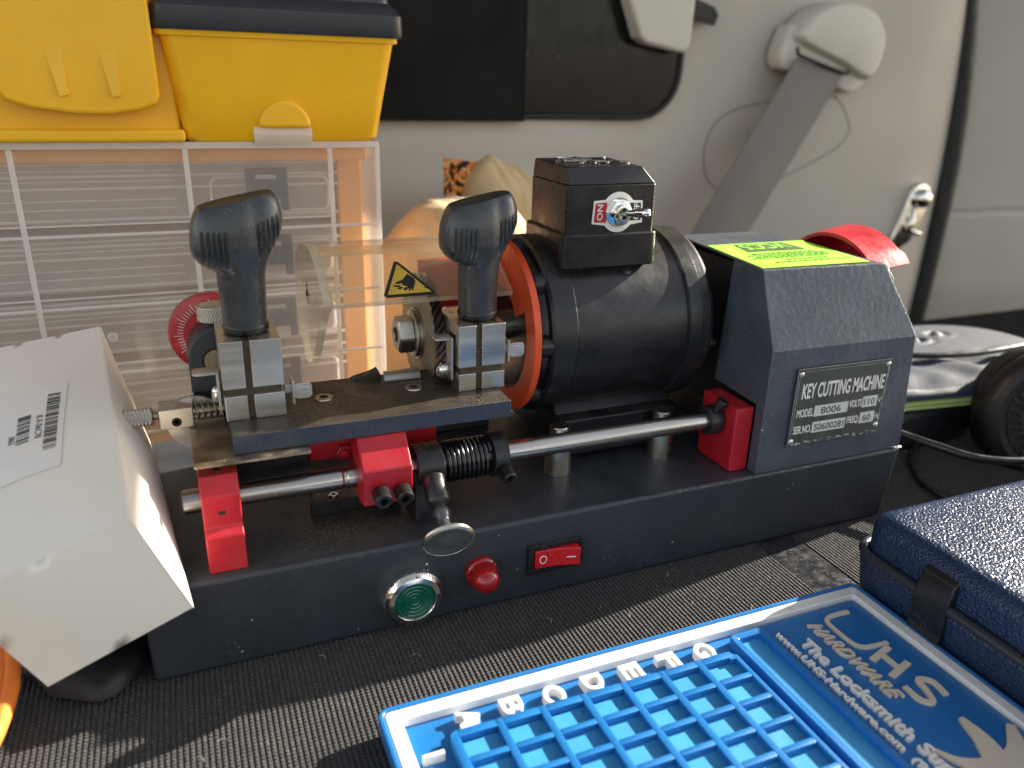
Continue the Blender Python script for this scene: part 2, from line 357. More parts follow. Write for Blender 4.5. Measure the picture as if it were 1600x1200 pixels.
def case_mat():
    m_ = mat('grained_navy_vinyl', (.012, .028, .070), .28, 0, .1, 60, rvar=.04)
    t = m_.node_tree; N = t.nodes; L = t.links; b = N['Principled BSDF']
    tc = N.new('ShaderNodeTexCoord'); no = N.new('ShaderNodeTexNoise'); no.inputs['Scale'].default_value = 14; L.new(tc.outputs['Object'], no.inputs[0])
    v = N.new('ShaderNodeTexVoronoi'); v.inputs['Scale'].default_value = 850; v.feature = 'SMOOTH_F1'; v.inputs['Smoothness'].default_value = .35; L.new(tc.outputs['Object'], v.inputs['Vector'])
    n2 = N.new('ShaderNodeTexNoise'); n2.inputs['Scale'].default_value = 620; L.new(tc.outputs['Object'], n2.inputs[0])
    ad = N.new('ShaderNodeMath'); ad.operation = 'ADD'; L.new(v.outputs[0], ad.inputs[0]); L.new(n2.outputs[0], ad.inputs[1])
    bp = N.new('ShaderNodeBump'); bp.inputs['Strength'].default_value = .7; bp.inputs['Distance'].default_value = .0006; bp.invert = True
    L.new(ad.outputs[0], bp.inputs['Height']); L.new(bp.outputs[0], b.inputs['Normal']); return m_
M['case'] = case_mat()
def milled_mat():
    m_ = mat('milled_blue_black_steel', (.048, .060, .085), .36, .35, .25, 50, dust=.3, dcol=(.3, .3, .3), dscale=700)
    t = m_.node_tree; N = t.nodes; L = t.links; b = N['Principled BSDF']
    tc = N.new('ShaderNodeTexCoord'); wv = N.new('ShaderNodeTexWave'); wv.wave_type = 'RINGS'; wv.rings_direction = 'SPHERICAL'; wv.inputs['Scale'].default_value = 300; wv.inputs['Distortion'].default_value = .4
    mp = N.new('ShaderNodeMapping'); mp.inputs['Location'].default_value = (-.25, 0, -.12); L.new(tc.outputs['Object'], mp.inputs[0]); L.new(mp.outputs[0], wv.inputs[0])
    bp = N.new('ShaderNodeBump'); bp.inputs['Strength'].default_value = .5; bp.inputs['Distance'].default_value = .0003; L.new(wv.outputs[0], bp.inputs['Height']); L.new(bp.outputs[0], b.inputs['Normal'])
    return m_
M['milled'] = milled_mat()
def mat_floor():
    m_ = mat('ribbed_mat', (.021, .0205, .021), .66, 0, .35, 260, rvar=.1, dust=1.1, dcol=(.20, .18, .15), dscale=1400, sheen=.1, spec=.4)
    t = m_.node_tree; N = t.nodes; L = t.links; b = N['Principled BSDF']
    tc = N.new('ShaderNodeTexCoord'); sp = N.new('ShaderNodeSeparateXYZ'); L.new(tc.outputs['Object'], sp.inputs[0])
    def sine(o, f):
        a = N.new('ShaderNodeMath'); a.operation = 'MULTIPLY'; L.new(o, a.inputs[0]); a.inputs[1].default_value = f
        s = N.new('ShaderNodeMath'); s.operation = 'SINE'; L.new(a.outputs[0], s.inputs[0]); return s.outputs[0]
    n = N.new('ShaderNodeTexNoise'); n.inputs['Scale'].default_value = 900; L.new(tc.outputs['Object'], n.inputs[0])
    s1 = sine(sp.outputs[1], 2 * PI / .0019)
    a = N.new('ShaderNodeMath'); a.operation = 'MULTIPLY_ADD'; L.new(n.outputs[0], a.inputs[0]); a.inputs[1].default_value = 2.0; L.new(s1, a.inputs[2])
    bp = N.new('ShaderNodeBump'); bp.inputs['Strength'].default_value = .9; bp.inputs['Distance'].default_value = .0004; L.new(a.outputs[0], bp.inputs['Height']); L.new(bp.outputs[0], b.inputs['Normal'])
    return m_
M['floor'] = mat_floor()

# ================================================================ SETTING
def ribs():
    bm = NB(); P = 2.3; x = -160; prof = []
    while x < 700:
        if 329 < x < 356:
            prof += [(x, -46.4 + .3 * math.sin(x))]; x += P; continue
        prof += [(x, -46.75), (x + .5, -46.2), (x + 1.15, -46.02), (x + 1.8, -46.2)]; x += P
    ys = [-330 + 12 * i for i in range(44)]
    rows = []
    for y in ys:
        rows.append([bm.verts.new((px + .25 * math.sin(y * .05 + px * .02), y, pz + .5 * noise.noise(Vector((px * .012, y * .012, 0))))) for px, pz in prof])
    for a, b in zip(rows, rows[1:]):
        for i in range(len(prof) - 1): bm.faces.new((a[i], a[i + 1], b[i + 1], b[i]))
    return bm
bm = ribs(); o = obj('floor_mat', bm, M['floor'], smooth=80); tag(o, kind='structure')
bm = NB(); grid(bm, 12, 60, lambda u, v: (329.5 + 26 * u, -330 + 515 * v, -45.9 + .35 * noise.noise(Vector((u * 6, v * 60, 0))))); o = obj('floor_strip', bm, mat('scuffed_shadow_vinyl', (.014, .015, .019), .35, 0, .5, 120, .5, 250, .15, dust=1.4, dcol=(.10, .10, .10), dscale=500), smooth=80); tag(o, kind='structure')  # smooth scuffed strip, darkened to stand in for the cap's shadow
bm = NB(); box(bm, -400, 1300, -330, 330, -60, -50); o = obj('ground', bm, mat('underlay', (.006, .006, .007), .95, 0, .2, 60, spec=0.0)); tag(o, kind='structure')

WY = 480
bm = NB(); box(bm, -900, 1540, 110, 560, 760, 775); o = obj('van_ceiling_blocker', bm, None or M['wall']); tag(o, kind='structure')  # unseen roof panel added to block sun; its edge sets the shade
def wall_y(x, z):
    y = WY
    s = 1 / (1 + math.exp(-(150 - z) / 5.0)) if z < 400 else 0          # ledge below the window
    y -= 9 * s * (1 / (1 + math.exp((x - 470) / 30)))
    y -= 10 / (1 + math.exp(-(110 - z) / 6.0)) * (1 / (1 + math.exp((x - 400) / 12)))
    t = max(0, (x - 905) / 100.0)                                        # pillar turns away at the door opening
    y += 16 * t * t
    y += 10 * math.exp(-((x - 640) / 160) ** 2)
    return y
def seal_x(z): return 1028 - 34 * ((z - 60) / 250.0) ** 2 * (1 if z > 60 else .25)
bm = NB()
def wf(u, v):
    z = -220 + 900 * v; xm = seal_x(min(max(z, -250), 420)); x = -420 + (xm + 420) * u; return (x, wall_y(x, z), z)
grid(bm, 150, 110, wf); o = obj('van_wall', bm, M['wall'], smooth=60); tag(o, 'beige moulded plastic trim panel of the van interior behind the machine', 'wall panel')
bm = NB(); tube(bm, [(seal_x(z) + 4, WY + 22, z) for z in range(-220, 640, 20)], 15, 16)
o = obj('door_seal', bm, M['rubber'], smooth=60); tag(o, 'black rubber door seal running down the right edge of the beige panel', 'door seal')
bm = NB()
def df(u, v):
    z = -220 + 900 * v; x0 = seal_x(min(max(z, -250), 420)) + 14; x = x0 + 330 * u
    y = WY + 34 - 70 * math.sin(u * PI * .5)
    if abs(z - 38 - u * 14) < 3.0: y += 2.5
    return (x, y, z)
grid(bm, 40, 300, df); o = obj('door_panel', bm, M['wall'], smooth=40); tag(o, 'smooth beige door trim with a seam to the right of the black seal', 'door panel')
# window with shade
wroot = empty('side_window', (400, 474, 167), 'dark tinted side window with rounded lower corner in the van wall', 'window')
bm = NB(); pts = [(150, 167), (515, 167)] + [(515 + 48 * math.sin(R(a)), 167 + 48 - 48 * math.cos(R(a))) for a in range(10, 91, 8)] + [(566, 320), (568, 560), (150, 560)]
prism(bm, [(x, 478, z) for x, z in pts], (0, 5, 0)); obj('pane', bm, M['glass'], wroot)
bm = NB(); tube(bm, [(x, 477, z) for x, z in pts[:-1]], 3.2, 8); obj('window_gasket', bm, M['rubber'], wroot, smooth=60)
bm = NB(); box(bm, 150, 376, 469, 472, 163, 560); o = obj('window_shade', bm, M['shade'], wroot, bevel=1); o['label'] = 'black fabric sun shade covering the left half of the window'
hm = NB(); tube(hm, [(150, 469, 165), (376, 469, 165)], 2.6, 8); tube(hm, [(376, 469, 163), (376, 469, 560)], 1.2, 8); obj('hem', hm, M['shade'], o, smooth=60)
bm = NB()
prism(bm, [(x, 455, z) for x, z in [(497, 246), (506, 240), (553, 232), (560, 238), (562, 300), (558, 340), (478, 340), (480, 285)]], (0, 22, 0))
o = obj('window_latch_cover', bm, M['trimlight'], bevel=5, seg=4); tag(o, 'beige plastic cover hanging over the top right of the dark window', 'trim cover')
o2 = NB(); prism(o2, [(562, 474, 268), (600, 474, 262), (604, 474, 272), (598, 474, 280), (562, 474, 290)], (0, 4, 0)); obj('slot', o2, M['rubber'], o)
# belt guide
bg_root = empty('seat_belt_guide', (757, 474, 240), 'beige plastic seat belt guide high on the van wall', 'belt guide')
def blob(bm, outline, y0, y1, inset, mi=0, dome=6, steps=5):
    """rounded boss: outline in xz, from y0 (wall) forward to y1"""
    cx = sum(p[0] for p in outline) / len(outline); cz = sum(p[1] for p in outline) / len(outline); prev = None
    for k in range(steps + 2):
        if k == 0: y, s = y0, 1.0
        else:
            t = PI / 2 * (k - 1) / steps; y = y1 + dome - dome * math.sin(t) ; s = 1 - inset * (1 - math.cos(t))
        ring = [bm.verts.new((cx + (x - cx) * s, y, cz + (z - cz) * s)) for x, z in outline]
        if prev:
            n = len(ring)
            for i in range(n): bm.faces.new((prev[i], prev[(i + 1) % n], ring[(i + 1) % n], ring[i])).material_index = mi
        prev = ring
    bm.faces.new(prev).material_index = mi
def closed_spline(pts, k=8):
    P = pts + pts[:3]; o_ = []; V = [Vector((p[0], p[1], 0)) for p in P]
    for i in range(len(pts)):
        a, b, c, d = V[i], V[i + 1], V[(i + 2) % len(P)], V[(i + 3) % len(P)] if i + 3 < len(P) else V[(i + 3) - len(pts)]
        for s in range(k):
            t = s / k; q = .5 * ((2 * b) + (c - a) * t + (2 * a - 5 * b + 4 * c - d) * t * t + (3 * b - a - 3 * c + d) * t ** 3); o_.append((q.x, q.y))
    return o_
oc = closed_spline([(699, 262), (722, 284), (757, 294), (800, 288), (826, 266), (830, 240), (815, 212), (770, 228), (722, 243), (700, 252)])
bm = NB(); blob(bm, oc, 484, 450, .16, dome=16, steps=7); obj('hood', bm, M['trimlight'], bg_root, smooth=60)
oc = closed_spline([(690, 256), (684, 236), (690, 222), (706, 219), (750, 212), (778, 202), (796, 197), (812, 204), (818, 220), (800, 240), (740, 256), (700, 268)])
bm = NB(); blob(bm, oc, 484, 462, .08, dome=7); obj('loop', bm, M['trimlight'], bg_root, smooth=60)
bm = NB(); tube(bm, spline([(700, 454, 243), (699, 451, 237), (706, 450, 234), (768, 450, 219), (776, 451, 222)], 6), 2.0, 8); obj('slot', bm, M['dark'], bg_root, smooth=60)
bm = NB()
def belt(u, v):
    a = Vector((700, 452, 233)); b = Vector((770, 452, 217)); c = Vector((512, 405, -10)); d = Vector((588, 405, -14))
    p = (a * (1 - u) + b * u) * (1 - v) + (c * (1 - u) + d * u) * v; p.y -= 5 * math.sin(u * PI) * v; return p
grid(bm, 12, 24, belt); bm2 = bm
fs = bmesh.ops.extrude_face_region(bm, geom=bm.faces[:]); bmesh.ops.translate(bm, verts=[g for g in fs['geom'] if isinstance(g, bmesh.types.BMVert)], vec=(0, 1.4, 0))
o = obj('seat_belt', bm, M['webbing'], smooth=50); tag(o, 'taupe seat belt webbing slanting down from its beige guide', 'seat belt')
oc = closed_spline([(616, 132), (632, 165), (680, 182), (775, 192), (800, 188), (822, 160), (822, 148), (800, 128), (708, 88), (660, 82), (626, 96)])
bm = NB(); tube(bm, [(x, wall_y(x, z) + .4, z) for x, z in oc], .9, 6, closed=True); o = obj('access_cover_outline', bm, M['webbing'], smooth=60)
tag(o, 'thin dark outline of the rounded access cover behind the seat belt', 'access cover')
bm = NB(); box(bm, 708, 735, 470, 491, 137, 158); obj('slot', bm, M['dark'], o)
# striker
sr = empty('latch_striker', (950, 480, 50), 'chrome latch striker plate on the pillar beside the black door seal', 'latch striker')
bm = NB(); pts = [(935 + 0 * i, 0) for i in range(0)]
cap = [(958 + 20 * math.cos(R(a)), 68 + 20 * math.sin(R(a))) for a in range(-20, 170, 15)] + [(926, 30), (915, 2), (934, -2), (955, 8), (962, 18)]
blob(bm, [(x, z) for x, z in cap], 492, 473, .10, dome=4); obj('plate', bm, M['chrome'], sr, smooth=60)
bm = NB(); lathe(bm, [(0, 11), (3, 13), (9, 12), (12, 8), (12, 0)], (958, 474, 68), (0, -1, 0), 24); obj('bolt', bm, M['chrome'], sr, smooth=50)
bm = NB(); tube(bm, spline([(950, 476, 56), (945, 468, 40), (944, 468, 28), (952, 466, 24), (962, 468, 22)], 5), 4, 10); obj('loop', bm, M['chrome'], sr, smooth=60)

# ================================================================ KEY CUTTING MACHINE
K = empty('key_cutting_machine', (219, 78, -46), 'dark slate key cutting machine with black motor, red brackets and two black T handles', 'key cutter')
bm = NB()
c = [(7, 0, -46), (425, 0, -46), (425, 155, -46), (7, 155, -46), (6, 0, 0), (431.5, 0, 0), (431.5, 156, 0), (6, 156, 0)]
hexa(bm, c); base = obj('base', bm, M['paint'], K, bevel=2.2, seg=3)
# chipped paint specks along the front top edge
bm = NB()
for i in range(150):
    x = random.choice([random.uniform(270, 430), random.uniform(300, 425)]); l = random.uniform(.6, 3.2) * (1.4 if x > 405 else 1); t = random.uniform(.15, .45)
    box(bm, x, min(x + l, 430), -.03 + t * .2, .5, -.55 - t * .3, -.3, Matrix.Identity(4))
for i in range(14):
    x = random.uniform(30, 420); z = random.uniform(-42, -4); s = random.uniform(.25, .8)
    lathe(bm, [(0, s), (.08, s * .7)], (x, .02, z), (0, -1, 0), 7)
tag(obj('edge_wear', bm, M['aluminium'], base), kind='stuff')
# housing
F0 = [(322, 1.0, .3), (431, 1.0, .3)]
H = {'a': (322, 1, .2), 'b': (430.8, 1, .2), 'c': (321.6, .8, 72.6), 'd': (424.2, .8, 71.8), 'e': (322, 18, 113), 'f': (403.5, 14, 112.6), 'g': (333, 115, 113.5), 'h': (401, 115, 113.2), 'i': (430.8, 115, .2), 'j': (333, 115, .2), 'k': (424.2, 115, 72)}
bm = NB(); V = {k: bm.verts.new(v) for k, v in H.items()}
for f in ('abdc', 'cdfe', 'efhg', 'bikd', 'dkhf', 'ijgk', 'ghk'):
    if f == 'ijgk': 
        bm.faces.new([V[q] for q in 'ijg']); bm.faces.new([V[q] for q in 'igk'][:3]); continue
    bm.faces.new([V[q] for q in f])
# left cheek of the housing: full width in front, open behind the motor
L1 = [bm.verts.new(p) for p in ((322, 8.5, .2), (322, 8.5, 39.6), (322.6, 48, 41), (326, 49, 70), (326.6, 49, 113.2))]
bm.faces.new([V['a'], L1[0], L1[1], L1[2], L1[3], L1[4], V['e'], V['c']])
bmesh.ops.remove_doubles(bm, verts=bm.verts, dist=.01)
hs = obj('belt_housing', bm, M['paint_rough'], K, bevel=1.0, seg=3, smooth=20)
sol = hs.modifiers.new('thick', 'SOLIDIFY'); sol.thickness = .0018; sol.offset = -1
hs.modifiers.move(1, 0)
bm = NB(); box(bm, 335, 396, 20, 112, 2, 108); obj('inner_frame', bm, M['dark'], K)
# worn edge line pieces on the housing
bm = NB()
def chips(bm, a, b, n, smin, smax, spread=.35):
    a = Vector(a); b = Vector(b)
    for i in range(n):
        t = random.random(); p = a.lerp(b, t); s = random.uniform(smin, smax); d = (b - a).normalized()
        q = p + Vector((random.uniform(-spread, spread), random.uniform(-spread, spread), random.uniform(-spread, spread)))
        l = s * random.uniform(.8, 4)
        tube(bm, [q - d * l * .5, q, q + d * l * .5], s * .35, 5)
chips(bm, (424.1, 1.2, 72.2), (403.6, 14.4, 112.4), 120, .3, .8, .25)
chips(bm, (330, 17.6, 112.9), (403, 14.2, 112.6), 45, .2, .6, .25)
chips(bm, (322.2, 1.2, 72.5), (424, 1.2, 71.8), 30, .15, .4, .2)
chips(bm, (404, 15, 112), (410, 12, 103), 30, .5, 1.5, .8)
chips(bm, (424, 1, .8), (431, 1, .2), 30, .4, .9, .5)
chips(bm, (424.8, 1, 68), (430.5, 1, 3), 14, .2, .4, .2)
tag(obj('edge_wear', bm, M['aluminium'], hs), kind='stuff')
# name plate
ux = Vector((1, 0, -.012)).normalized(); uz = Vector((-.005, -.0, 1)).normalized()
npl = None
bm = NB(); P0 = Vector((340, 0, 15.5))
def pp(x, z, d=0): return P0 + ux * x + uz * z + Vector((0, -d, 0))
nn = 24; bot = [(67 * i / nn, (random.uniform(-.4, .4) if 0 < i < nn else 0) + (.6 if i > 14 else 0)) for i in range(nn + 1)]
prism(bm, [pp(x, z) for x, z in bot + [(68, 45.8), (0, 46)]], (0, -.7, 0)); npl = obj('name_plate', bm, M['plate'], K, smooth=20)
bm = NB()
def pbar(x0, z0, x1, z1, wd, d=.78):
    a = pp(x0, z0, d); b = pp(x1, z1, d); tube(bm, [a, (a + b) / 2, b], wd, 6, flat=.12)
for a_, b_ in (((1.5, 2.5), (1.5, 44)), ((1.5, 44), (66.4, 44)), ((66.4, 44), (65.6, 3)), ((.2, .2), (.2, 45.8)), ((.2, 45.8), (68, 45.8))): pbar(*a_, *b_, .4)
for i in range(70):
    x = random.uniform(0, 66) if i < 50 else 66 + random.uniform(-.5, 1); z = random.uniform(.2, 1.8) if i < 50 else random.uniform(2, 44); l = random.uniform(.5, 3)
    pbar(x, z, min(x + l, 67) if i < 50 else x, z + (random.uniform(-.4, .6) if i < 50 else l), random.uniform(.2, .7))
for x, z in ((2.6, 42.8), (65.6, 42.8), (2.2, 2.6), (64.6, 5)): lathe(bm, [(0, 1.7), (.5, 1.5), (.9, .8), (1, 0)], pp(x, z, .7), (0, -1, 0), 14)
obj('plate_trim', bm, M['aluminium'], npl)
for x0, x1, z0, z1 in ((15.8, 40.3, 16.2, 22.8), (51, 62, 17.4, 24.2), (16, 40.3, 6.2, 12.8), (51, 62, 7.4, 14.2)):
    bm = NB(); prism(bm, [pp(x0, z0, .72), pp(x1, z0, .72), pp(x1, z1, .72), pp(x0, z1, .72)], (0, -.08, 0)); obj('value_field', bm, M['stampfield'], npl)
bm = NB()
text(bm, 'KEY CUTTING MACHINE', pp(5, 28.2, .72), ux, uz, 60, 8.8, .12, .02)
text(bm, 'MODEL', pp(3.5, 17, .72), ux, uz, 11.6, 4.8, .12, .014); text(bm, 'VOLTS', pp(41.2, 18.6, .72), ux, uz, 9.2, 4.4, .12, .014); text(bm, 'V', pp(62.7, 19, .72), ux, uz, 2.4, 3.6, .12)
text(bm, 'SER.NO.', pp(2.8, 7, .72), ux, uz, 12.6, 4.8, .12, .014); text(bm, 'FREQ:', pp(41.6, 8.6, .72), ux, uz, 8.8, 4.4, .12, .014); text(bm, 'Hz', pp(62.6, 9, .72), ux, uz, 3.6, 3.4, .12)
obj('lettering', bm, M['white'], npl)
bm = NB()
text(bm, '8006', pp(20.6, 17.4, .82), ux, uz, 14.5, 4.2, .1, .0); text(bm, '110', pp(52.2, 18.8, .82), ux, uz, 8, 4.2, .1)
text(bm, 'S0600281', pp(17.6, 7.4, .82), ux, uz, 21.5, 4.2, .1, .0); text(bm, '60', pp(53.2, 8.7, .82), ux, uz, 6, 4.2, .1)
obj('stamping', bm, M['ink'], npl)
# lime sticker on top of the housing
def st(x, y, z=113.35):  # housing top plane is nearly level
    return Vector((x, y, z))
def topz(x, y): return 113 + (y - 18) * .005 - (x - 322) * .003
bm = NB(); q = [(324, 20.5), (397, 18.5), (401.5, 79), (330.5, 80)]
prism(bm, [st(x, y, topz(x, y) + .25) for x, y in q], (0, 0, .15)); stk = obj('warning_sticker', bm, M['stkgreen'], K)
bm = NB(); prism(bm, [st(x, y, 113.75) for x, y in ((343, 57), (384, 56), (382, 76), (347, 77))], (0, 0, .05))
for k, (y, x0, x1) in enumerate(((50, 340, 386), (46.5, 335, 392), (43, 338, 390), (39.5, 333, 388), (34, 352, 382), (29, 340, 394))):
    x = x0
    while x < x1:
        l = random.uniform(1.2, 4.5); 
        prism(bm, [st(x, y, 113.75), st(min(x + l, x1), y, 113.75), st(min(x + l, x1), y + 1.3, 113.75), st(x, y + 1.3, 113.75)], (0, 0, .05)); x += l + .8
obj('sticker_print', bm, M['inkgreen'], stk)
bm = NB(); text(bm, 'VCC5', (379, 74, 113.86), (-1, .02, 0), (0, -1, 0), 32, 13, .05, .01); obj('sticker_logo', bm, M['stkgreen'], stk)

# motor
AY, AZ = 90, 73
mo = NB(); lathe(mo, [(222, 48.5), (222.3, 49.8), (296, 49.8), (296, 48)], (0, AY, AZ), (1, 0, 0), 96); motor = obj('motor', mo, M['motor'], K)
bm = NB(); lathe(bm, [(212, 40), (212, 48.5), (213.2, 50.2), (225.5, 50.6), (226.5, 50)], (0, AY, AZ), (1, 0, 0), 96, caps=False); obj('end_ring', bm, M['motor'], motor)
bm = NB(); lathe(bm, [(294.5, 50), (295.2, 51.8), (303, 52), (303.6, 51.4), (308.5, 51.4), (312, 49), (313, 40), (313, 0)], (0, AY, AZ), (1, 0, 0), 96, caps=False); obj('end_ring', bm, M['motor'], motor)
bm = NB(); cyl(bm, (313, AY, AZ), (330, AY, AZ), 22, 40); cyl(bm, (313, 52, 64), (317, 50, 63), 6.5, 20); cyl(bm, (316, 51, 63), (321, 50, 62.5), 2.4, 12); obj('rear_boss', bm, M['motor'], motor)
bm = NB(); lathe(bm, [(205.5, 22), (205.5, 38), (207, 42), (212, 44), (213, 46)], (0, AY, AZ), (1, 0, 0), 60)
for a in range(0, 360, 45): 
    t = R(a); cyl(bm, (206, AY + 43 * math.cos(t), AZ + 43 * math.sin(t)), (214, AY + 43 * math.cos(t), AZ + 43 * math.sin(t)), 6.2, 18, ch=.8)
obj('front_bell', bm, M['motor'], motor)
bm = NB(); lathe(bm, [(0, 2.6), (.5, 2.5), (.9, 1.8), (.9, 0)], (260, 54.5, 108.4), (0, -.71, .71), 18); box(bm, -2.2, 2.2, -.35, .35, .85, 1.0, Matrix.Translation((260, 54.5, 108.4)) @ Vector((0, -.71, .71)).to_track_quat('Z', 'Y').to_matrix().to_4x4()); obj('screw', bm, M['motor'], motor)
bm = NB(); box(bm, 224, 300, 50, 130, 4, 26); prism(bm, [(224, 58, 26), (224, 122, 26), (224, 112, 38), (224, 68, 38)], (76, 0, 0)); obj('motor_cradle', bm, M['motor'], K, bevel=1.5)
for px_ in (219, 284.8):
    bm = NB(); lathe(bm, [(.1, 7.6), (18.5, 7.6), (19, 7.2), (19, 5.6), (27.5, 5.6), (28.2, 5)], (px_, 42.5, 0), (0, 0, 1), 36); obj('mounting_post', bm, M['zinc'], K)
# switch box on the motor
sb = NB(); rbox(sb, 222, 274.5, 53, 99, 119, 154.5, 2.5); swb = obj('switch_box', sb, M['plastic'], K, bevel=.6)
bm = NB(); rbox(bm, 219.5, 276.5, 50.5, 102, 112, 130, 5); obj('box_skirt', bm, M['plastic'], swb, bevel=1.0)
bm = NB(); hexa(bm, [(222.5, 53.5, 154.5), (274, 53.5, 154.5), (274, 98.5, 154.5), (222.5, 98.5, 154.5), (222.8, 58, 163), (267.5, 58, 163), (267.5, 97, 164), (222.8, 97, 164)]); obj('box_lid', bm, M['plastic'], swb, bevel=.9)
bm = NB()
for i in range(7): tube(bm, spline([(random.uniform(230, 262), random.uniform(62, 92), 164.3), (random.uniform(230, 266), random.uniform(62, 92), 164.8), (random.uniform(230, 266), random.uniform(62, 92), 164.3)], 4), .35, 5)
for i in range(8): lathe(bm, [(0, .9), (.5, .8), (1.0, .4), (1.1, 0)], (random.uniform(228, 266), random.uniform(60, 94), 163.7), (0, 0, 1), 8)
obj('glue_residue', bm, M['zinc'], swb)
SC = Vector((251.5, 52.6, 140.6))
bm = NB(); cir = [(10 * math.cos(R(a)), 10.4 * math.sin(R(a))) for a in range(0, 360, 6)]
def sp(x, z, d): return SC + Vector((x, -d, z))
prism(bm, [sp(x, z, .05) for x, z in cir], (0, -.25, 0))
prism(bm, [sp(x, z, .05) for x, z in ((-15.3, -5.6), (-14.6, 6.0), (-7, 6.6), (-7, -6.8))], (0, -.24, 0)); prism(bm, [sp(x, z, .05) for x, z in ((7, -6.8), (7, 6.0), (14.2, 5.6), (14.8, -5.8))], (0, -.24, 0))
spl = obj('switch_plate', bm, M['white'], swb)
bm = NB(); prism(bm, [sp(x, z, .3) for x, z in ((-14.2, -4.9), (-13.6, 4.8), (-7, 5.2), (-7, -5.2))], (0, -.1, 0)); obj('on_field', bm, M['dialred'], swb)
bm = NB(); prism(bm, [sp(x, z, .3) for x, z in ((7, -4.6), (7, 4.6), (13.2, 4.4), (13.6, -4.6))], (0, -.1, 0)); obj('off_field', bm, M['ink'], swb)
bm = NB(); text(bm, 'ON', sp(-9.3, -4.0, .42), (0, 0, 1), (-1, 0, 0), 8.2, 3.3, .06, .02); text(bm, 'OFF', sp(12.4, -4.2, .42), (0, 0, 1), (-1, 0, 0), 8.4, 3.3, .06, .02); obj('switch_lettering', bm, M['white'], swb)
bm = NB(); lathe(bm, [(0.3, 7.6), (.9, 7.6), (.9, 6.9, 'h'), (3.6, 6.9, 'h'), (4.0, 5.2), (4.0, 4.6), (6.2, 4.5), (6.4, 4.0), (6.4, 3.0), (3.2, 2.6), (3.2, 0)], SC, (0, -1, 0), 48, caps=False); tg = obj('toggle_nut', bm, M['chrome'], swb, smooth=25)
bm = NB(); d = Vector((.42, -.85, .12)).normalized(); lathe(bm, [(0, 1.5), (3, 1.5), (9, 2.1), (14, 2.6), (16, 2.4), (17, 1.4), (17.2, 0)], SC + Vector((0, -3.5, 0)), d, 24); obj('toggle_lever', bm, M['chrome'], swb, smooth=60)
# disc guard
bm = NB(); A = []; B_ = []
for i in range(97):
    t = 2 * PI * i / 96 + R(158); A.append((AY + 48.6 * math.cos(t), AZ + 48.6 * math.sin(t)))
n = 96
def rin(t):
    t = t % (2 * PI)
    d_ = math.degrees(t); return 23 if d_ < 152 or d_ > 330 else 36.5
for k in range(n):
    t0 = 2 * PI * k / n; t1 = 2 * PI * (k + 1) / n; r0 = rin((t0 + t1) / 2)
    def P3(x, r, t): return (x, AY + r * math.cos(t), AZ + r * math.sin(t))
    hexa(bm, [P3(202, r0, t0), P3(202, 48.6, t0), P3(202, 48.6, t1), P3(202, r0, t1), P3(206, r0, t0), P3(206, 48.6, t0), P3(206, 48.6, t1), P3(206, r0, t1)])
bmesh.ops.remove_doubles(bm, verts=bm.verts, dist=.01)
seen = {}
for f in list(bm.faces):
    c_ = f.calc_center_median(); k_ = (round(c_.x, 2), round(c_.y, 2), round(c_.z, 2))
    if k_ in seen: bm.faces.remove(f); 
    else: seen[k_] = f
guard = obj('disc_guard', bm, M['orange'], K, smooth=40, bevel=.4)
# spindle, cutter, nut
bm = NB(); cyl(bm, (158, AY, AZ), (206, AY, AZ), 8.5, 32); cyl(bm, (170, AY, AZ), (180, AY, AZ), 13, 32); obj('spindle', bm, M['zinc'], K)
bm = NB(); RC = 33
def cf(a, rr, t):
    if rr < RC - 3: return rr
    s = ((t * 40 / (2 * PI) + (a - 153) * .26) % 1.0); return rr - 2.3 * (1 - s)
lathe(bm, [(152.6, 9), (152.6, 18.5), (153.4, 20), (153.4, RC - 2.6), (153.5, RC)] + [(153.5 + 5.5 * i / 10, RC) for i in range(1, 11)] + [(159, RC - 3), (159, 9)], (0, AY, AZ), (1, 0, 0), 264, rfun=cf)
for f in bm.faces:
    c_ = f.calc_center_median()
    if 153.5 < c_.x < 159.2 and math.hypot(c_.y - AY, c_.z - AZ) > 29: f.material_index = 1
cut = obj('cutter_wheel', bm, [M['cutter'], mat('tooth_steel', (.05, .03, .022), .3, .6, .3, 200)], K, smooth=30)
bm = NB(); lathe(bm, [(149.4, 12.4), (149.7, 13), (150.9, 13), (151, 12), (151.3, 14.2), (152.5, 14.2)], (0, AY, AZ), (1, 0, 0), 48); obj('washer', bm, M['zinc'], K)
bm = NB(); lathe(bm, [(141, 0), (141, 4.6), (141, 9.3, 'h'), (142, 10.6, 'h'), (148.8, 10.8, 'h'), (149.4, 9.8, 'h')][1:], (0, AY, AZ), (1, 0, 0), 48, ang0=R(12), caps=False)
lathe(bm, [(141, 4.6), (141.4, 4.3), (146, 4.3), (146, 0)], (0, AY, AZ), (1, 0, 0), 24, caps=False); obj('spindle_nut', bm, M['zinc'], K, smooth=20)
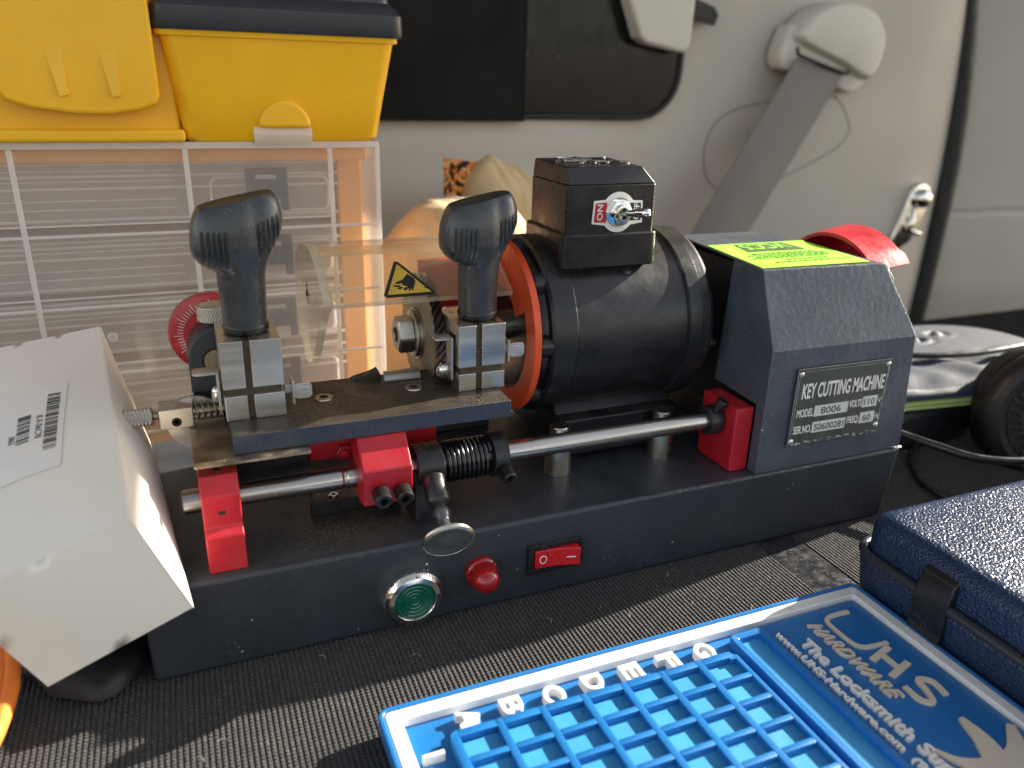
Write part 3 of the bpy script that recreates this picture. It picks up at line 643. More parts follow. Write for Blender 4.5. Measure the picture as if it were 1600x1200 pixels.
# acrylic shield
bm = NB(); arc = [Vector((66, 0, 99))] + spline([(91, 0, 114.2), (101, 0, 117.6), (115, 0, 118.9), (138, 0, 115.5), (157, 0, 106)], 6)
arcn = []
for i, p in enumerate(arc):
    a = arc[max(i - 1, 0)]; b = arc[min(i + 1, len(arc) - 1)]; t = (b - a).normalized(); nrm_ = Vector((0, t.z, -t.x)) ; nrm_ = Vector((-t.z, 0, t.x)); arcn.append(nrm_)
V0 = []
for xx in (104.3, 199):
    V0.append(([bm.verts.new((xx, p.x, p.z)) for p in arc], [bm.verts.new((xx, p.x - q_.x * 3.2, p.z - q_.z * 3.2)) for p, q_ in zip(arc, arcn)]))
for i in range(len(arc) - 1):
    (a0, b0), (a1, b1) = V0
    bm.faces.new((a0[i], a0[i + 1], a1[i + 1], a1[i])); bm.faces.new((b0[i], b1[i], b1[i + 1], b0[i + 1]))
    bm.faces.new((a0[i], b0[i], b0[i + 1], a0[i + 1])).material_index = 1; bm.faces.new((a1[i], a1[i + 1], b1[i + 1], b1[i])).material_index = 1
for e in (0, -1): 
    (a0, b0), (a1, b1) = V0; bm.faces.new((a0[e], a1[e], b1[e], b0[e])).material_index = 1
shield = obj('acrylic_shield', bm, [M['shieldsheet'], M['acrylicedge']], K, smooth=40)
bm = NB(); ep = [(66.5, 98.5), (71, 94.5)] + [(p.x, p.z) for p in spline([(77, 0, 91), (96, 0, 73), (115, 0, 56), (129, 0, 48.5), (141, 0, 47), (152, 0, 55), (160, 0, 66), (167, 0, 82), (167, 0, 95), (158, 0, 104.5)], 4)] + [(p.x, p.z) for p in arc[::-1][1:]]
prism(bm, [(100, y, z) for y, z in ep], (4, 0, 0))
for f in bm.faces: f.material_index = 1 if len(f.verts) == 4 else 0
obj('shield_end_plate', bm, [M['acrylic'], M['acrylicedge']], shield, smooth=40)
bm = NB(); tube(bm, spline([(99.9, 121, 98), (99.8, 120, 94), (99.9, 119.5, 90), (99.9, 117, 87)], 4), 1.1, 6, flat=.15); cyl(bm, (99.2, 119, 92), (100, 119, 92), 1.6, 10); obj('screw_hole', bm, M['dark'], shield)
bm = NB(); d_ = Vector((0, 25, 15.2)).normalized(); nv = Vector((0, -d_.z, d_.y))
tri = [Vector((129.3, 67.4, 99.85)), Vector((158, 67.4, 99.85)), Vector((141.5, 90.5, 113.9))]
def rtri(T, ins, rr=1.5):
    c_ = sum(T, Vector()) / 3; return [p.lerp(c_, ins) for p in T]
def chamf(T, k=.07):
    o_ = []
    for i in range(3):
        p, a, b = T[i], T[i - 1], T[(i + 1) % 3]; o_ += [p.lerp(a, k), p.lerp(b, k)]
    return o_
T = [p + nv * .25 for p in tri]; prism(bm, chamf(T), nv * .2); ws = obj('hand_warning_sticker', bm, M['ink'], shield)
bm = NB(); T = [p + nv * .46 for p in rtri(tri, .21)]; prism(bm, T, nv * .06); obj('yellow_field', bm, M['warn'], shield)
bm = NB(); ex = Vector((1, 0, 0)); ey = d_
def hp(u, v): return Vector((134.5, 70.4, 101.7)) + nv * .54 + ex * u + ey * v
hand = [(12.5, 13.2), (15.4, 9.6), (15.6, 6.5), (14.3, 3.4), (13.0, 1.4), (11.8, 1.2), (11.6, 2.8), (10.4, 3.6), (9.0, 4.0), (7.6, 4.6), (7.9, 6.4), (6.6, 5.8), (4.6, 5.8), (4.0, 6.8), (5.8, 7.8), (8.6, 8.8), (10.8, 11.4)]
prism(bm, [hp(u * .92 - .5, v * .92) for u, v in hand], nv * .06)
for u, v, ru, rv, an in ((3.6, 3.9, 2.0, .7, 170), (5.0, 2.3, 1.5, .75, 20), (7.6, 1.6, 1.4, .9, 35), (9.6, 2.4, .9, 1.3, 0), (9.4, .4, .55, .6, 0), (11.2, .6, .6, .5, 0)):
    prism(bm, [hp(u + ru * math.cos(R(a)) * math.cos(R(an)) - rv * math.sin(R(a)) * math.sin(R(an)), v + ru * math.cos(R(a)) * math.sin(R(an)) + rv * math.sin(R(a)) * math.cos(R(an))) for a in range(0, 360, 30)], nv * .06)
for u0 in (17.4, 18.6): prism(bm, [hp(u0, 1.2), hp(u0 + 1.8, 1.0), hp(u0 + 1.8, 1.6), hp(u0, 1.9)], nv * .05)
obj('hand_symbol', bm, M['ink'], shield)

# shaft and brackets
RY, RZ = 24, 27
bm = NB(); lathe(bm, [(26.5, 4.6), (27.2, 5.4), (36, 5.45), (36, 5.2), (96, 5.2), (97, 4.7), (98.2, 4.7), (99, 5.2), (309, 5.2)], (0, RY, RZ), (1, 0, 0), 48); obj('slide_shaft', bm, M['steel'], K, smooth=25)
bm = NB(); prism(bm, [(34.3, y, z) for y, z in ((4.8, .1), (6.2, 17), (9.5, 20.5), (9.2, 35), (15, 42.5), (31, 43), (34, 38), (34, .1))], (16, 0, 0)); lb = obj('shaft_bracket', bm, M['red_worn'], K, bevel=.8, seg=3)
bm = NB(); lathe(bm, [(0, 1.7), (.15, 1.7), (.15, 0)], (42.3, 9.5, 27.5), (0, -1, 0), 20); lathe(bm, [(0, 1.3), (.2, 1.3), (.2, 0)], (42, 20, 42.7), (0, 0, 1), 20); obj('screw_hole', bm, M['dark'], lb)
bm = NB(); box(bm, 309.3, 321.4, 8, 39.2, .1, 38.7); obj('shaft_block', bm, M['red'], K, bevel=1.3, seg=3)
bm = NB(); lathe(bm, [(300.5, 6), (300.5, 8), (301.3, 8.4), (308.3, 8.4), (309, 7.8)], (0, RY, RZ), (1, 0, 0), 40); cb = obj('shaft_collar', bm, M['blackoxide'], K)
bm = NB(); d = Vector((.25, -.35, .9)).normalized(); cyl(bm, Vector((305, 20, 34)), Vector((305, 20, 34)) + d * 4, 2.2, 14); socket_bolt(bm, Vector((305, 20, 34)) + d * 3, d, 3.3, 4.5); obj('socket_screw', bm, M['blackoxide'], cb)
# return spring, collars
bm = NB(); tube(bm, [(146 + 22.5 * i / 320, RY + 9.3 * math.cos(2 * PI * 9.4 * i / 320), RZ + 9.3 * math.sin(2 * PI * 9.4 * i / 320)) for i in range(321)], 1.15, 8); obj('return_spring', bm, M['spring'], K, smooth=70)
bm = NB(); lathe(bm, [(169.5, 6), (169.5, 9), (170.2, 11.4), (177.4, 11.4), (178, 10.6), (178, 5.3)], (0, RY, RZ), (1, 0, 0), 48); cb = obj('shaft_collar', bm, M['blackoxide'], K)
bm = NB(); d = Vector((.10, -.93, -.30)).normalized(); p = Vector((174.5, 14, 23)); cyl(bm, p, p + d * 4, 2.0, 14); socket_bolt(bm, p + d * 1.5, d, 3.7, 6.5); obj('socket_screw', bm, M['blackoxide'], cb)
bm = NB(); lathe(bm, [(130.8, 5.5), (130.8, 10), (131.4, 10.6), (144.2, 10.6), (145, 10), (145, 5.3)], (0, RY, RZ), (1, 0, 0), 48); prism(bm, [(129.6, 15.5, .1), (142, 15.5, .1), (142, 15.5, 20), (129.6, 15.5, 28)], (0, 18, 0)); lc = obj('slide_lock', bm, M['blackoxide'], K, bevel=.4)
bm = NB(); d = Vector((-.08, -.90, -.43)).normalized(); p = Vector((137.6, 12, 25.0)); lathe(bm, [(0, 5.2), (.6, 5.6), (13.2, 5.6), (14.5, 4.9), (16, 2.4), (18, 2.1)], p, d, 32); obj('lock_stem', bm, M['blackoxide'], lc)
bm = NB(); lathe(bm, [(17, 2.2), (18.5, 3.8), (20.5, 4.1), (23, 3.3), (26, 2.7), (29.5, 3.6), (31.5, 6), (32.5, 10), (33.4, 11.6), (34.4, 12), (35.4, 11.6), (35.9, 10), (35.3, 8.4), (35.6, 5), (36, 0)], p, d, 64); obj('lock_knob', bm, mat('smoky_knob', (.10, .105, .11), .16, .3, .3, 120, coat=.5), lc, smooth=60)
kb = Vector(p); bm = NB(); lathe(bm, [(34.2, 12.05), (35.2, 11.85), (35.75, 10.9), (35.5, 10.7)], p, d, 64, caps=False); obj('knob_rim', bm, M['zinc'], lc, smooth=60)
# low rail
bm = NB(); box(bm, 83.5, 128, 38.5, 45, .1, 7.6); box(bm, 86, 128, 45.2, 64, .1, 4); rl = obj('stop_rail', bm, M['blackoxide'], K, bevel=.4)
bm = NB(); socket_bolt(bm, (95, 42, 7.6), (0, 0, 1), 2.6, 1.6); obj('socket_screw', bm, M['chrome'], rl)

# carriage
cr = NB(); prism(cr, [(50, y, z) for y, z in ((19.5, 48.4), (75, 48.4), (75, 57), (19.5, 57))], (130, 0, 0))
for v in cr.verts:
    if v.co.x > 100 and v.co.y > 60: v.co.x = 179.5
mats = [M['milled'], M['carriage_top']]
cr.faces.ensure_lookup_table(); cr.normal_update()
bmesh.ops.recalc_face_normals(cr, faces=cr.faces)
for f in cr.faces: f.material_index = 1 if f.normal.z > .7 else 0
carr = obj('carriage_plate', cr, mats, K, bevel=.35, seg=2)
for x, y in ((94.7, 51.5), (139.4, 50.7)):
    bm = NB(); lathe(bm, [(.02, 5.3), (.06, 5.2), (.06, 4.4)], (x, y, 57), (0, 0, 1), 32, caps=False, mi=1); lathe(bm, [(.02, 4.5), (.5, 4.4), (.7, 4.1), (.7, 2.3, 'h')], (x, y, 57.02), (0, 0, 1), 36, caps=False); lathe(bm, [(.7, 2.3, 'h'), (.15, 2.3, 'h'), (.15, 0)], (x, y, 57.02), (0, 0, 1), 36, caps=False, mi=1)
    obj('socket_screw', bm, [M['zinc'], M['dark']], carr)
bm = NB(); cyl(bm, (155, 52, 57), (155, 52, 57.15), 4.2, 24); obj('screw_hole', bm, M['dark'], carr)
bm = NB(); grid(bm, 10, 8, lambda u, v: (127.5 + 19 * u + 1.5 * v, 62 + 10 * v, 57.3 + 2.8 * math.sin(v * PI * .9) + .2)); fs = bmesh.ops.extrude_face_region(bm, geom=bm.faces[:]); bmesh.ops.translate(bm, verts=[g for g in fs['geom'] if isinstance(g, bmesh.types.BMVert)], vec=(0, 0, .8)); obj('curved_clip', bm, M['nickel'], carr)
bm = NB(); prism(bm, [(112, 70, 57), (128, 70, 57), (126, 70, 61.5), (122, 70, 59.8), (114, 70, 58)], (0, 5, 0)); obj('rear_lip', bm, M['carriage_top'], carr)
bm = NB(); rbox(bm, 33.3, 82, 13.3, 64, 47.1, 48.3, 1.2); obj('chip_tray', bm, M['nickel_dirty'], K)
bm = NB(); box(bm, 50, 84, 38, 66, 24, 46.9); box(bm, 42, 84, 36, 38, 40, 46.9); obj('carriage_arm', bm, M['blackoxide'], K, bevel=.4)
bm = NB(); box(bm, 84.3, 148, 40, 66, 29.5, 48.3); obj('red_arm', bm, M['red'], K, bevel=.8)
bm = NB(); lathe(bm, [(0, 4.2, 'h'), (2.6, 4.2, 'h'), (3, 3.6, 'h'), (3, 2.0), (4.5, 1.9), (4.8, 1.4), (4.8, 0)], (101, 40, 33), (0, -1, 0), 36, caps=False); obj('hex_nut', bm, M['red_worn'], K, smooth=20)
bm = NB(); prism(bm, [(103.4, y, z) for y, z in ((9, 17.8), (9, 35.3), (20.5, 48.2), (44, 48.2), (44, 24), (32, 16.6), (16, 15.6))], (23.4, 0, 0)); rb = obj('pivot_block', bm, M['red'], K, bevel=.9, seg=3)
for x, z in ((111, 24.8), (121.2, 24.4)):
    bm = NB(); d = Vector((.0, -.97, -.2)).normalized(); cyl(bm, (x, 10, z), (x, 7, z - .6), 2.6, 16); socket_bolt(bm, Vector((x, 8.2, z - .2)), d, 4.1, 7.2); obj('socket_screw', bm, M['blackoxide'], rb)

# clamps
def clamp(x0, x1, y0, y1, z1, zslot, kx, ky, label, flip):
    cl = NB(); xm0 = x0 + (x1 - x0) * .37; xm1 = xm0 + 3.0; zs0 = zslot - 1.7; zs1 = zslot + 1.7
    box(cl, x0 + 1, x1 - 1, y0 + 1.6, y1 - 1, 57, z1 - .4, mi=1)
    for a, b, dx in ((x0, xm0, 0), (xm1, x1, 0)):
        box(cl, a, b, y0, y1, 57, zs0); box(cl, a, b, y0, y1, zs1, z1)
    body = obj('key_clamp', cl, [M['nickel'], M['slot']], K, bevel=.35, seg=2); body['label'] = label
    bm = NB(); lathe(bm, [(0, 9.0), (1.0, 10.0), (3.2, 10.3), (4.3, 9.9), (5, 9.2)], (kx, ky, z1), (0, 0, 1), 40); obj('handle_collar', bm, M['plastic'], body, smooth=60)
    # T handle: stacked cross sections
    bm = NB(); NA = 300; rings = []
    yaw = R(6); eu = Vector((math.cos(yaw), math.sin(yaw), 0)); ev = Vector((-math.sin(yaw), math.cos(yaw), 0))
    zb = z1 + 4.4; HT = 54.5
    def sm(t): t = min(max(t, 0), 1); return t * t * (3 - 2 * t)
    NZ = 100
    for k in range(NZ + 1):
        z = k / NZ * HT
        neck = 9.7 + .6 * sm((z - 2) / 18)
        L = neck + 9.4 * math.sin(min(max((z - 25) / 13.0, 0), 1) * PI / 2) ** .9
        Rr = neck + 9.6 * sm((z - 19) / 24)
        wd = neck + 2.2 * sm((z - 22) / 14)
        if z > 38:
            q = (z - 38) / (HT - 38); sh = math.sqrt(max(0, 1 - (q * .92) ** 2.2)); L *= .62 + .38 * sh; Rr *= .66 + .34 * sh; wd *= .42 + .58 * sh
        hb = sm((z - 20) / 16); ex = 2 / (2.0 + .55 * hb)
        ring = []
        for i in range(NA):
            t = 2 * PI * i / NA; c_, s_ = math.cos(t), math.sin(t); a = Rr if c_ > 0 else L
            u = a * math.copysign(abs(c_) ** ex, c_); v = wd * math.copysign(abs(s_) ** ex, s_)
            dep = 0
            for sgn in (-1, 1):
                for g in range(5):
                    gu = sgn * 11.2 + (g - 2) * 2.15; zc = 36.5 + (g - 2) * .5 * sgn; zz = abs(z - zc) / 8.0
                    if zz < 1: dep += max(0, 1 - ((u - gu) / .85) ** 2) * (1 - zz ** 4) * 1.2
            v += dep if s_ < 0 else -dep
            if z > 24: v *= 1 - .09 * hb * math.exp(-((u - 6.5) / 3.5) ** 2)
            zt = z + .19 * u * sm((z - 14) / 18)
            ring.append(bm.verts.new(Vector((kx, ky, zb + zt)) + eu * u + ev * v))
        rings.append(ring)
    for A_, B2 in zip(rings, rings[1:]):
        for i in range(NA): bm.faces.new((A_[i], A_[(i + 1) % NA], B2[(i + 1) % NA], B2[i]))
    bm.faces.new(rings[0][::-1])
    # dished top
    prev = rings[-1]; c_ = sum((v.co for v in prev), Vector()) / NA
    for q in (.93, .6, .25):
        rg = [bm.verts.new(c_ + (v.co - c_) * q + Vector((0, 0, -.55 if q < .9 else -.15))) for v in rings[-1]]
        for i in range(NA): bm.faces.new((prev[i], prev[(i + 1) % NA], rg[(i + 1) % NA], rg[i])).material_index = 1
        prev = rg
    bm.faces.new(prev).material_index = 1
    obj('handle', bm, [M['grip'], M['griptop']], body, smooth=50)
    return body
def sheet_tab(parent, x, y, ztab, zlow, side, out=11):
    """bent finger tab: vertical strip down the block side, rounded tongue outward (side=-1 left, 1 right)"""
    bm = NB(); xs = x + side * .6
    pts = [(y - 5, zlow), (y + 5, zlow), (y + 5, ztab + 1), (y - 5, ztab + 1)]
    box(bm, min(xs, xs + side * 1.1), max(xs, xs + side * 1.1), y - 4, y + 4, zlow, ztab + .8)
    a, b = sorted((xs + side * .6, xs + side * out))
    rr = rrect(a, b, y - 4.2, y + 4.2, 2.4); prism(bm, [(px_, py_, ztab) for px_, py_ in rr], (0, 0, 1.1))
    rr = rrect(a + 2, b - 1.4, y - 2.6, y + 2.6, 1.4); prism(bm, [(px_, py_, ztab + 1.05) for px_, py_ in rr], (0, 0, .25))
    obj('gauge_tab', bm, M['tabsteel'], parent, bevel=.3)
c1 = clamp(49.2, 75.2, 36.6, 68.8, 94.2, 70.4, 62.2, 52, 'key clamp on the outer left end with a spring plunger beside it', 1)
c2 = clamp(159.2, 183.6, 37.6, 67.5, 91.0, 67.8, 173.6, 51.5, 'key clamp beside the cutter wheel', 1)
bm = NB(); box(bm, 158.9, 160.5, 43, 53, 82.6, 85.2); obj('side_slot', bm, M['dark'], c2)
sheet_tab(c1, 48.6, 47, 77.8, 60, -1); sheet_tab(c2, 158.6, 47, 83, 62, -1, 9)
def side_tab(parent, x, y, z, w=9, h=7.5):
    bm = NB(); box(bm, x - 3, x + .2, y - 1.5, y + 1.5, z - 2, z + 2); box(bm, x, x + 1.1, y - 5, y + 5.5, z - 6.5, z + 5)
    rr = rrect(x + .6, x + w, z - h * .55, z + h * .45, 2.2); prism(bm, [(a, y - 5, b) for a, b in rr], (0, 1.1, 0))
    rr = rrect(x + 2.4, x + w - 1.6, z - h * .3, z + h * .25, 1.2); prism(bm, [(a, y - 5.3, b) for a, b in rr], (0, .5, 0))
    obj('gauge_tab', bm, M['tabsteel'], parent, bevel=.35)
side_tab(c1, 79.0, 46, 66.5); side_tab(c2, 187.5, 48, 74.6)
bm = NB(); lathe(bm, [(0, 3.2), (1, 3.4), (4, 3.2), (6.5, 2), (7, 0)], (154, 49, 63), (.1, -.3, 1), 20); obj('stop_pin', bm, M['chrome'], c2, smooth=60)
bm = NB(); lathe(bm, [(0, 2.2), (5, 2.4), (7, 1.5), (7.4, 0)], (46.2, 48, 64), (.1, -.3, 1), 18); obj('stop_pin', bm, M['chrome'], c1, smooth=60)
for nm, cx in (('A', 164), ('B', 179.5)):
    pass
for ch_, x, y in (('B', 178.5, 41.5), ('A', 162.5, 62)):
    bm = NB(); text(bm, ch_, (x, y, 91.05), (1, 0, 0), (0, 1, 0), None, 2.6, .06); obj('stamped_letter', bm, M['ink'], c2)
# spring plunger on the left
PY, PZ = 62, 53.4
bm = NB(); knurl(bm, (20.5 - 2.4, PY, PZ + .6), (-1, 0, 0.0), 15.5, 4.0, .28, 26, 5, 30, dome=4); kn = obj('knurled_plunger', bm, M['zinc'], K, smooth=20)
bm = NB(); cyl(bm, (17.5, PY, PZ + .6), (52, PY, PZ + .6), 1.9, 18); tube(bm, [(36 + 11.5 * i / 90, PY + 3.3 * math.cos(2 * PI * 4.2 * i / 90), PZ + .6 + 3.3 * math.sin(2 * PI * 4.2 * i / 90)) for i in range(91)], .45, 6); obj('plunger_spring', bm, M['nickel_dirty'], kn, smooth=60)
bm = NB(); box(bm, 20.6, 35.5, PY - 6, PY + 7, 48.6, 58.4); pb = obj('plunger_block', bm, M['zinc'], K, bevel=.5)
bm = NB(); lathe(bm, [(0, 2.2), (.25, 2.2), (.25, 1.2), (-.0, 1.0)], (28, PY - 6, 52), (0, -1, 0), 20); obj('set_screw', bm, M['dark'], pb)
bm = NB(); lathe(bm, [(0, 13), (2, 13)], (36, 66, 47), (0, 1, 0), 40); obj('pointer_disc', bm, M['nickel'], K)
# tracer bracket, dial, thumbscrew
bm = NB(); op = [(36, 58.5), (36, 76)] + [(53 + 17 * math.cos(R(a)), 76 + 15.5 * math.sin(R(a))) for a in range(170, 5, -12)] + [(70, 76), (70, 58.5)]
prism(bm, [(x, 72, z) for x, z in op], (0, 20, 0)); tb = obj('tracer_bracket', bm, M['paint'], K, bevel=1.2, seg=3)
bm = NB(); box(bm, 36.5, 70, 73, 90, 44, 58.4); obj('tracer_base', bm, M['dark'], K)
bm = NB(); lathe(bm, [(0, 6.6), (.2, 6.6), (.2, 5.8), (-.0, 5.4)], (48.5, 71.9, 74.5), (0, -1, 0), 30, caps=False, mi=1); lathe(bm, [(0, 5.6), (.3, 5.4), (.4, 0)], (48.5, 71.9, 74.5), (0, -1, 0), 30, caps=False); obj('tracer_point', bm, [M['nickel_dirty'], M['dark']], tb)
def dr(a, rr, t):
    return rr - (.55 if int(t * 110 / (2 * PI) * 2) % 2 == 0 and rr > 19 and a < 10.6 else 0)
bm = NB(); lathe(bm, [(0, 19.3), (.6, 20.2), (5.4, 20.2), (6, 18.9), (6.6, 13), (6.6, 0)], (48.5, 99, 82), (0, -1, 0), 440, rfun=lambda a, r_, t: r_ - (.45 if (.4 < a < 5.6 and int(t * 110 / PI) % 2 == 0) else 0)); dl = obj('graduated_dial', bm, M['dialred'], K, smooth=30)
bm = NB()
for i in range(60):
    t = 2 * PI * i / 60; r0 = 13.2; r1 = 17.6 if i % 5 == 0 else 16.0
    def dp(r_, tt): return Vector((48.5 + r_ * math.cos(tt), 99 - 6.25 - (18.9 - r_) * .1, 82 + r_ * math.sin(tt)))
    tube(bm, [dp(r0, t), dp((r0 + r1) / 2, t), dp(r1, t)], .18, 5)
obj('graduation', bm, M['white'], dl)
bm = NB(); knurl(bm, (50, 80, 92.6), (0, 0, 1), 7.6, 7.6, .3, 40, 3, 20); ts = obj('thumb_screw', bm, M['zinc'], K, smooth=20)
bm = NB(); cyl(bm, (50, 80, 89), (50, 80, 93), 4.5, 24); obj('screw_stem', bm, M['blackoxide'], ts)
# dark frame behind the carriage
bm = NB(); box(bm, 78, 205, 112, 150, .1, 20); obj('rear_rail', bm, M['paint'], K, bevel=1.5)
bm = NB(); box(bm, 166, 200, 130, 134, 60, 104); obj('red_shield_mount', bm, M['red'], K, bevel=1)
# brush hood on the right
bm = NB(); V1 = []
for xx, yc_, zc_, ry, rz_ in ((410, 62, 84, 43, 36.5), (437, 66, 86, 46, 37.5)):
    for d_r in (0, 2.2):
        V1.append([bm.verts.new((xx + (2.5 if a > 130 else 0) * (1 if xx > 420 else 0), yc_ + (ry - d_r) * math.cos(R(a)), zc_ + (rz_ - d_r) * math.sin(R(a)))) for a in range(-20, 146, 5)])
a0, b0, a1, b1 = V1
for i in range(len(a0) - 1):
    bm.faces.new((a0[i], a0[i + 1], a1[i + 1], a1[i])); bm.faces.new((b0[i], b1[i], b1[i + 1], b0[i + 1])); bm.faces.new((a0[i], b0[i], b0[i + 1], a0[i + 1])); bm.faces.new((a1[i], a1[i + 1], b1[i + 1], b1[i]))
for e in (0, -1): bm.faces.new((a0[e], a1[e], b1[e], b0[e]))
prism(bm, [(435.5, 66 + 44 * math.cos(R(a)), 86 + 35.5 * math.sin(R(a))) for a in range(-20, 146, 5)], (-1.2, 0, 0)); obj('brush_hood', bm, M['hood'], K, smooth=50)
bm = NB(); cyl(bm, (400, 62, 73), (430, 62, 73), 22, 40); obj('brush_wheel', bm, M['nickel_dirty'], K)
# control panel
bm = NB()
lathe(bm, [(0, 14.2), (1.2, 14.4), (5.5, 14.4), (6.2, 13.9), (8.2, 12.6), (8.6, 10.2), (8.0, 9.8), (6.8, 9.7)], (122, 0, -27.3), (0, -1, 0), 360, rfun=lambda a, r_, t: r_ - (.35 if (1 < a < 5.8 and int(t * 90 / PI) % 2 == 0) else 0), caps=False); gb = obj('push_button', bm, M['chrome'], K, smooth=35)
bm = NB(); lathe(bm, [(6.6, 9.8), (7.2, 9.6)] + [(7.3 + .22 * math.sin(i * 1.25) - .35 * (i / 24) , 9.4 * (1 - i / 24)) for i in range(1, 24)] + [(7, 0)], (122, 0, -27.3), (0, -1, 0), 64, caps=False); obj('green_lens', bm, M['greenlens'], gb, smooth=60)
bm = NB(); lathe(bm, [(0, 8.2), (2.6, 8.2), (3.4, 7.2), (3.4, 6)], (157.6, 0, -23.6), (0, -1, 0), 48, caps=False); il = obj('indicator_lamp', bm, M['redlens'], K)
bm = NB(); lathe(bm, [(2.8, 6.8), (9, 6.6), (11.4, 5.9), (13.4, 4.2), (14.4, 2), (14.6, 0)], (157.6, 0, -23.6), (0, -1, 0), 160, rfun=lambda a, r_, t: r_ - (.28 if (a < 9.5 and int(t * 36 / PI) % 2 == 0) else 0), caps=False); obj('ribbed_lens', bm, M['redlens'], il, smooth=40)
bm = NB(); lathe(bm, [(0, 3.6), (5, 3.3), (7, 1.5), (7.2, 0)], (157.6, 0, -23.6), (0, -1, 0), 24); obj('bulb', bm, M['orange'], il, smooth=60)
bm = NB()
for (x0, x1, z0, z1) in ((182.6, 213.6, -17.6, -15.2), (182.6, 213.6, -31.6, -29), (182.6, 185.8, -29, -17.6), (210.8, 213.6, -29, -17.6)): box(bm, x0, x1, -2.2, 0, z0, z1)
box(bm, 185.8, 210.8, -.4, 0, -29, -17.6); rk = obj('rocker_switch', bm, M['plastic'], K, bevel=.3)
bm = NB(); prism(bm, [(186.4, -.4, z) if False else p_ for p_ in [(186.4, -.4, -28.4), (186.4, -2.4, -28.4), (198.4, -3.2, -28.4), (210.2, -6.4, -28.4), (210.2, -.4, -28.4)]], (0, 0, 10.3)); rc = obj('rocker', bm, M['redsw'], rk, bevel=.5)
bm = NB(); tube(bm, [(190.5 + 1.8 * math.cos(R(a)), -3.0 , -23.2 + 2.2 * math.sin(R(a))) for a in range(0, 360, 20)], .25, 5, closed=True); tube(bm, [(203.0, -4.75, -23.2), (207.6, -6.0, -23.2)], .3, 5); obj('rocker_marking', bm, M['white'], rk)

# brass filings
bm = NB()
def flake(x, y, z, s):
    a = random.uniform(0, PI); t = random.uniform(.2, .8)
    p1 = (x + s * math.cos(a), y + s * math.sin(a), z + .03 + random.uniform(0, .12)); p2 = (x + s * t * math.cos(a + 2), y + s * t * math.sin(a + 2), z + .05); p3 = (x - s * math.cos(a) * .6, y - s * math.sin(a) * .6, z + .12 + s * .3)
    vs = [bm.verts.new(q_) for q_ in ((x, y, z + .02), p1, p2, p3)]
    bm.faces.new((vs[0], vs[1], vs[2])); bm.faces.new((vs[0], vs[2], vs[3])); bm.faces.new((vs[0], vs[3], vs[1]))
for i in range(2200): flake(random.gauss(92, 17), min(max(random.gauss(27, 9), 6), 150), 0.05, random.uniform(.08, .34))
for i in range(1500): flake(random.uniform(55, 320), random.uniform(4, 80), 0.05, random.uniform(.06, .26))
for i in range(1700):
    x, y = random.gauss(88, 14), random.gauss(42, 10)
    if 51 < x < 178 and 21 < y < 74: flake(x, y, 57.05, random.uniform(.08, .3))
for i in range(1500): flake(random.uniform(52, 178), random.uniform(21, 73), 57.05, random.uniform(.06, .24))
for i in range(300): flake(random.uniform(35, 80), random.uniform(15, 60), 48.3, random.uniform(.06, .24))
for i in range(260): flake(random.uniform(104, 126), random.uniform(22, 42), 48.3, random.uniform(.06, .24))
for i in range(170): flake(random.uniform(35, 50), random.uniform(16, 30), 42.9, random.uniform(.08, .3))
for i in range(420): flake(random.uniform(86, 127), random.uniform(39, 44.5), 7.65, random.uniform(.08, .3))
for i in range(500):
    t = random.uniform(R(55), R(125)); flake(random.uniform(131, 144), RY + 10.6 * math.cos(t), RZ + 10.6 * math.sin(t), random.uniform(.08, .3))
for i in range(300): flake(random.uniform(50, 75), random.uniform(38, 68), 94.25, random.uniform(.08, .26))
for i in range(260): flake(random.uniform(160, 183), random.uniform(38, 66), 91.05, random.uniform(.08, .26))
o = obj('brass_filings', bm, M['brass'], smooth=10, base=(100, 40, 0)); tag(o, 'golden brass filings scattered over the machine bed and carriage', 'metal filings', kind='stuff')

bm = NB()
for i in range(230):
    x, y = random.choice([(random.uniform(295, 350), random.uniform(-60, 0)), (random.uniform(-40, 330), random.uniform(-120, -3)), (random.gauss(335, 8), random.uniform(-60, -5))])
    flake(x, y, -46.0, random.uniform(.12, .5))
for i in range(16):
    x, y = random.uniform(0, 320), random.uniform(-80, -5); a = random.uniform(0, PI)
    tube(bm, spline([(x, y, -45.7), (x + 2 * math.cos(a), y + 2 * math.sin(a), -45.1), (x + 4 * math.cos(a + .5), y + 4 * math.sin(a + .5), -45.6)], 4), .07, 4)
o = obj('crumbs', bm, M['cream'], smooth=10, base=(150, -40, -46)); tag(o, 'pale crumbs and lint lying on the black ribbed mat', 'crumbs', kind='stuff')
# ================================================================ WHITE BOX
WB = empty('white_carton', (-20, 60, -30), 'white cardboard carton with a barcode label leaning against the left end of the machine', 'carton')
BR = Vector((26.5, -22, 4)); BRf = Vector((9.2, 146, 5)); TR = Vector((10.1, -28, 51.5)); TRf = Vector((-5.4, 140, 76.6)); U = Vector((54.5, -2, 23.7))
BL, BLf, TL, TLf = BR - U, BRf - U * 1.15, TR - Vector((60, -2, 22)), TRf - Vector((76, -2, 12))
bm = NB()
def face_grid(a, b, c, d, nx, ny, disp, mi=0):
    """a-b bottom edge, d-c top edge"""
    def f(u, v):
        p = (a * (1 - u) + b * u) * (1 - v) + (d * (1 - u) + c * u) * v
        return p + disp(u, v)
    grid(bm, nx, ny, f, mi)
zero = lambda u, v: Vector((0, 0, 0))
def topd(u, v): return Vector((0, 0, 1)) * (5.0 * math.sin(PI * min(1, v)) * math.sin(PI * (.02 + u * .98)) * 1.0 + .5 * noise.noise(Vector((u * 3, v * 3, 2))) * math.sin(PI * u) * math.sin(PI * v))
